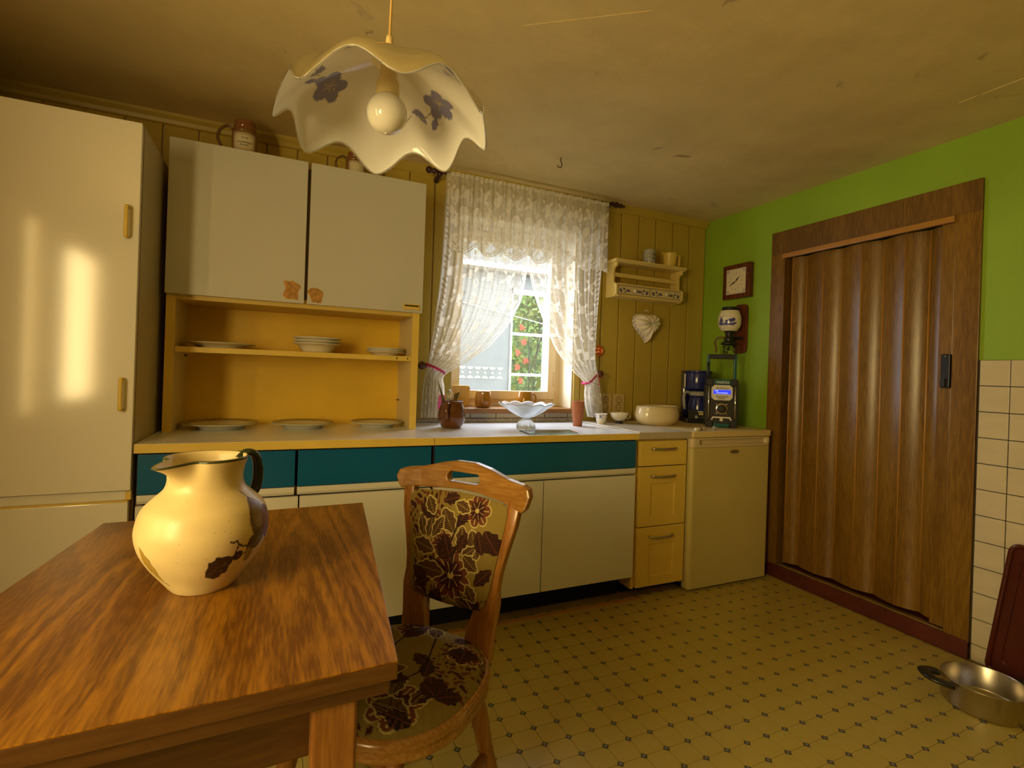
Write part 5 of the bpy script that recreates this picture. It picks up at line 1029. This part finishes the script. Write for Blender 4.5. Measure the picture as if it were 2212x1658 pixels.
# eaves: rows of clay tiles in front of the wall head
rz0=E_(1100,588)[1]
for row in range(5):
    for k in range(14):
        xk=-1.15+k*.115+(row%2)*.0; yk=EY-.12+row*.13; zk=rz0+.0+row*.075
        V,F=prismvf([(xk+.056*math.cos(a_),.028*math.sin(a_)) for a_ in np.linspace(0,PI,7)]+[(xk-.044,0),(xk+.044,0)][0:0],'y',0,.18)
        V=[(p_[0],yk+p_[1],zk+p_[2]+p_[1]*.55) for p_ in V]; mk('roof_tile',V,F,'roof_clay',t,True)
box('roof_board',(-1.4,EY-.13,rz0-.03),(1.7,EY+.0,rz0-.005),'twig',t,0)
tube('washing_line',[tuple(onY(1000,652,EY-.01)),tuple(onY(1175,700,EY-.03)),tuple(onY(1260,724,EY-.01))],.004,'frame_white',t,6)
_h=box('garden_hedge',(-1.2,EY+1.5,-.6),(3.2,EY+2.2,3.2),'leaf_green',None,0); _bm=bmesh.new(); _bm.from_mesh(_h.data); bmesh.ops.subdivide_edges(_bm,edges=_bm.edges[:],cuts=14,use_grid_fill=True)
for _v in _bm.verts:
    if _v.co.z>.1: _v.co+=Vector(RNG.uniform(-.09,.09,3))
_bm.to_mesh(_h.data); _bm.free()
tag(_h,'clipped green hedge beyond the outbuilding','hedge')
# flowering shrub behind the barred window
t=thing('flowering_shrub','yellow-green garden shrub with orange blossoms seen through the outbuilding window','shrub',((wx0+wx1)/2,EY+.5,-.6))
rs=np.random.RandomState(4)
def leaves(name,mat,n,smin,smax,y0,y1):
    V=[];F=[]
    for k in range(n):
        c_=Vector((rs.uniform(wx0-.3,wx1+.5),rs.uniform(y0,y1),rs.uniform(.2,wzt+.3))); a_=Vector(rs.normal(size=3)).normalized(); b_=a_.orthogonal().normalized()*rs.uniform(smin,smax); c2=a_.cross(b_).normalized()*b_.length*.55
        i=len(V); V+=[tuple(c_-b_),tuple(c_+c2),tuple(c_+b_),tuple(c_-c2)]; F.append((i,i+1,i+2,i+3))
    o=mk(name,V,F,mat,t); o['kind']='stuff'
leaves('foliage','leaf_yellow',2600,.02,.05,EY+.35,EY+.8); leaves('foliage_dark','leaf_green',1800,.02,.05,EY+.45,EY+1.0)
for k in range(9): x_=rs.uniform(wx0,wx1); tube('stem',[(x_,EY+.5,-.6),(x_+rs.uniform(-.1,.1),EY+.45,.8),(x_+rs.uniform(-.2,.2),EY+.35,rs.uniform(1.3,2))],.006,'twig',t,5)
for u,v in ((1127,707),(1132,738),(1118,762),(1136,780),(1117,793),(1125,822),(1138,596)):
    q=onY(u,v,EY+.3)
    for k in range(6):
        a_=k*PI/3+rs.rand(); o=Vector((math.cos(a_),rs.uniform(-.3,.3),math.sin(a_)))*.042; sd=Vector((-o.z,0,o.x))*.4; C0=Vector(q); mk('petal',[tuple(C0),tuple(C0+o*.6+sd),tuple(C0+o),tuple(C0+o*.6-sd)],[(0,1,2,3)],'flower_orange',t)
tag(box('sky_blocking_wall',(-4.45,-5.2,-.6),(-4.2,1.2,4.2),'plaster_cream',None,0),'unseen plastered wall added close outside the side window to block sky light','wall')  # added out of view to keep sky light out of the side windows
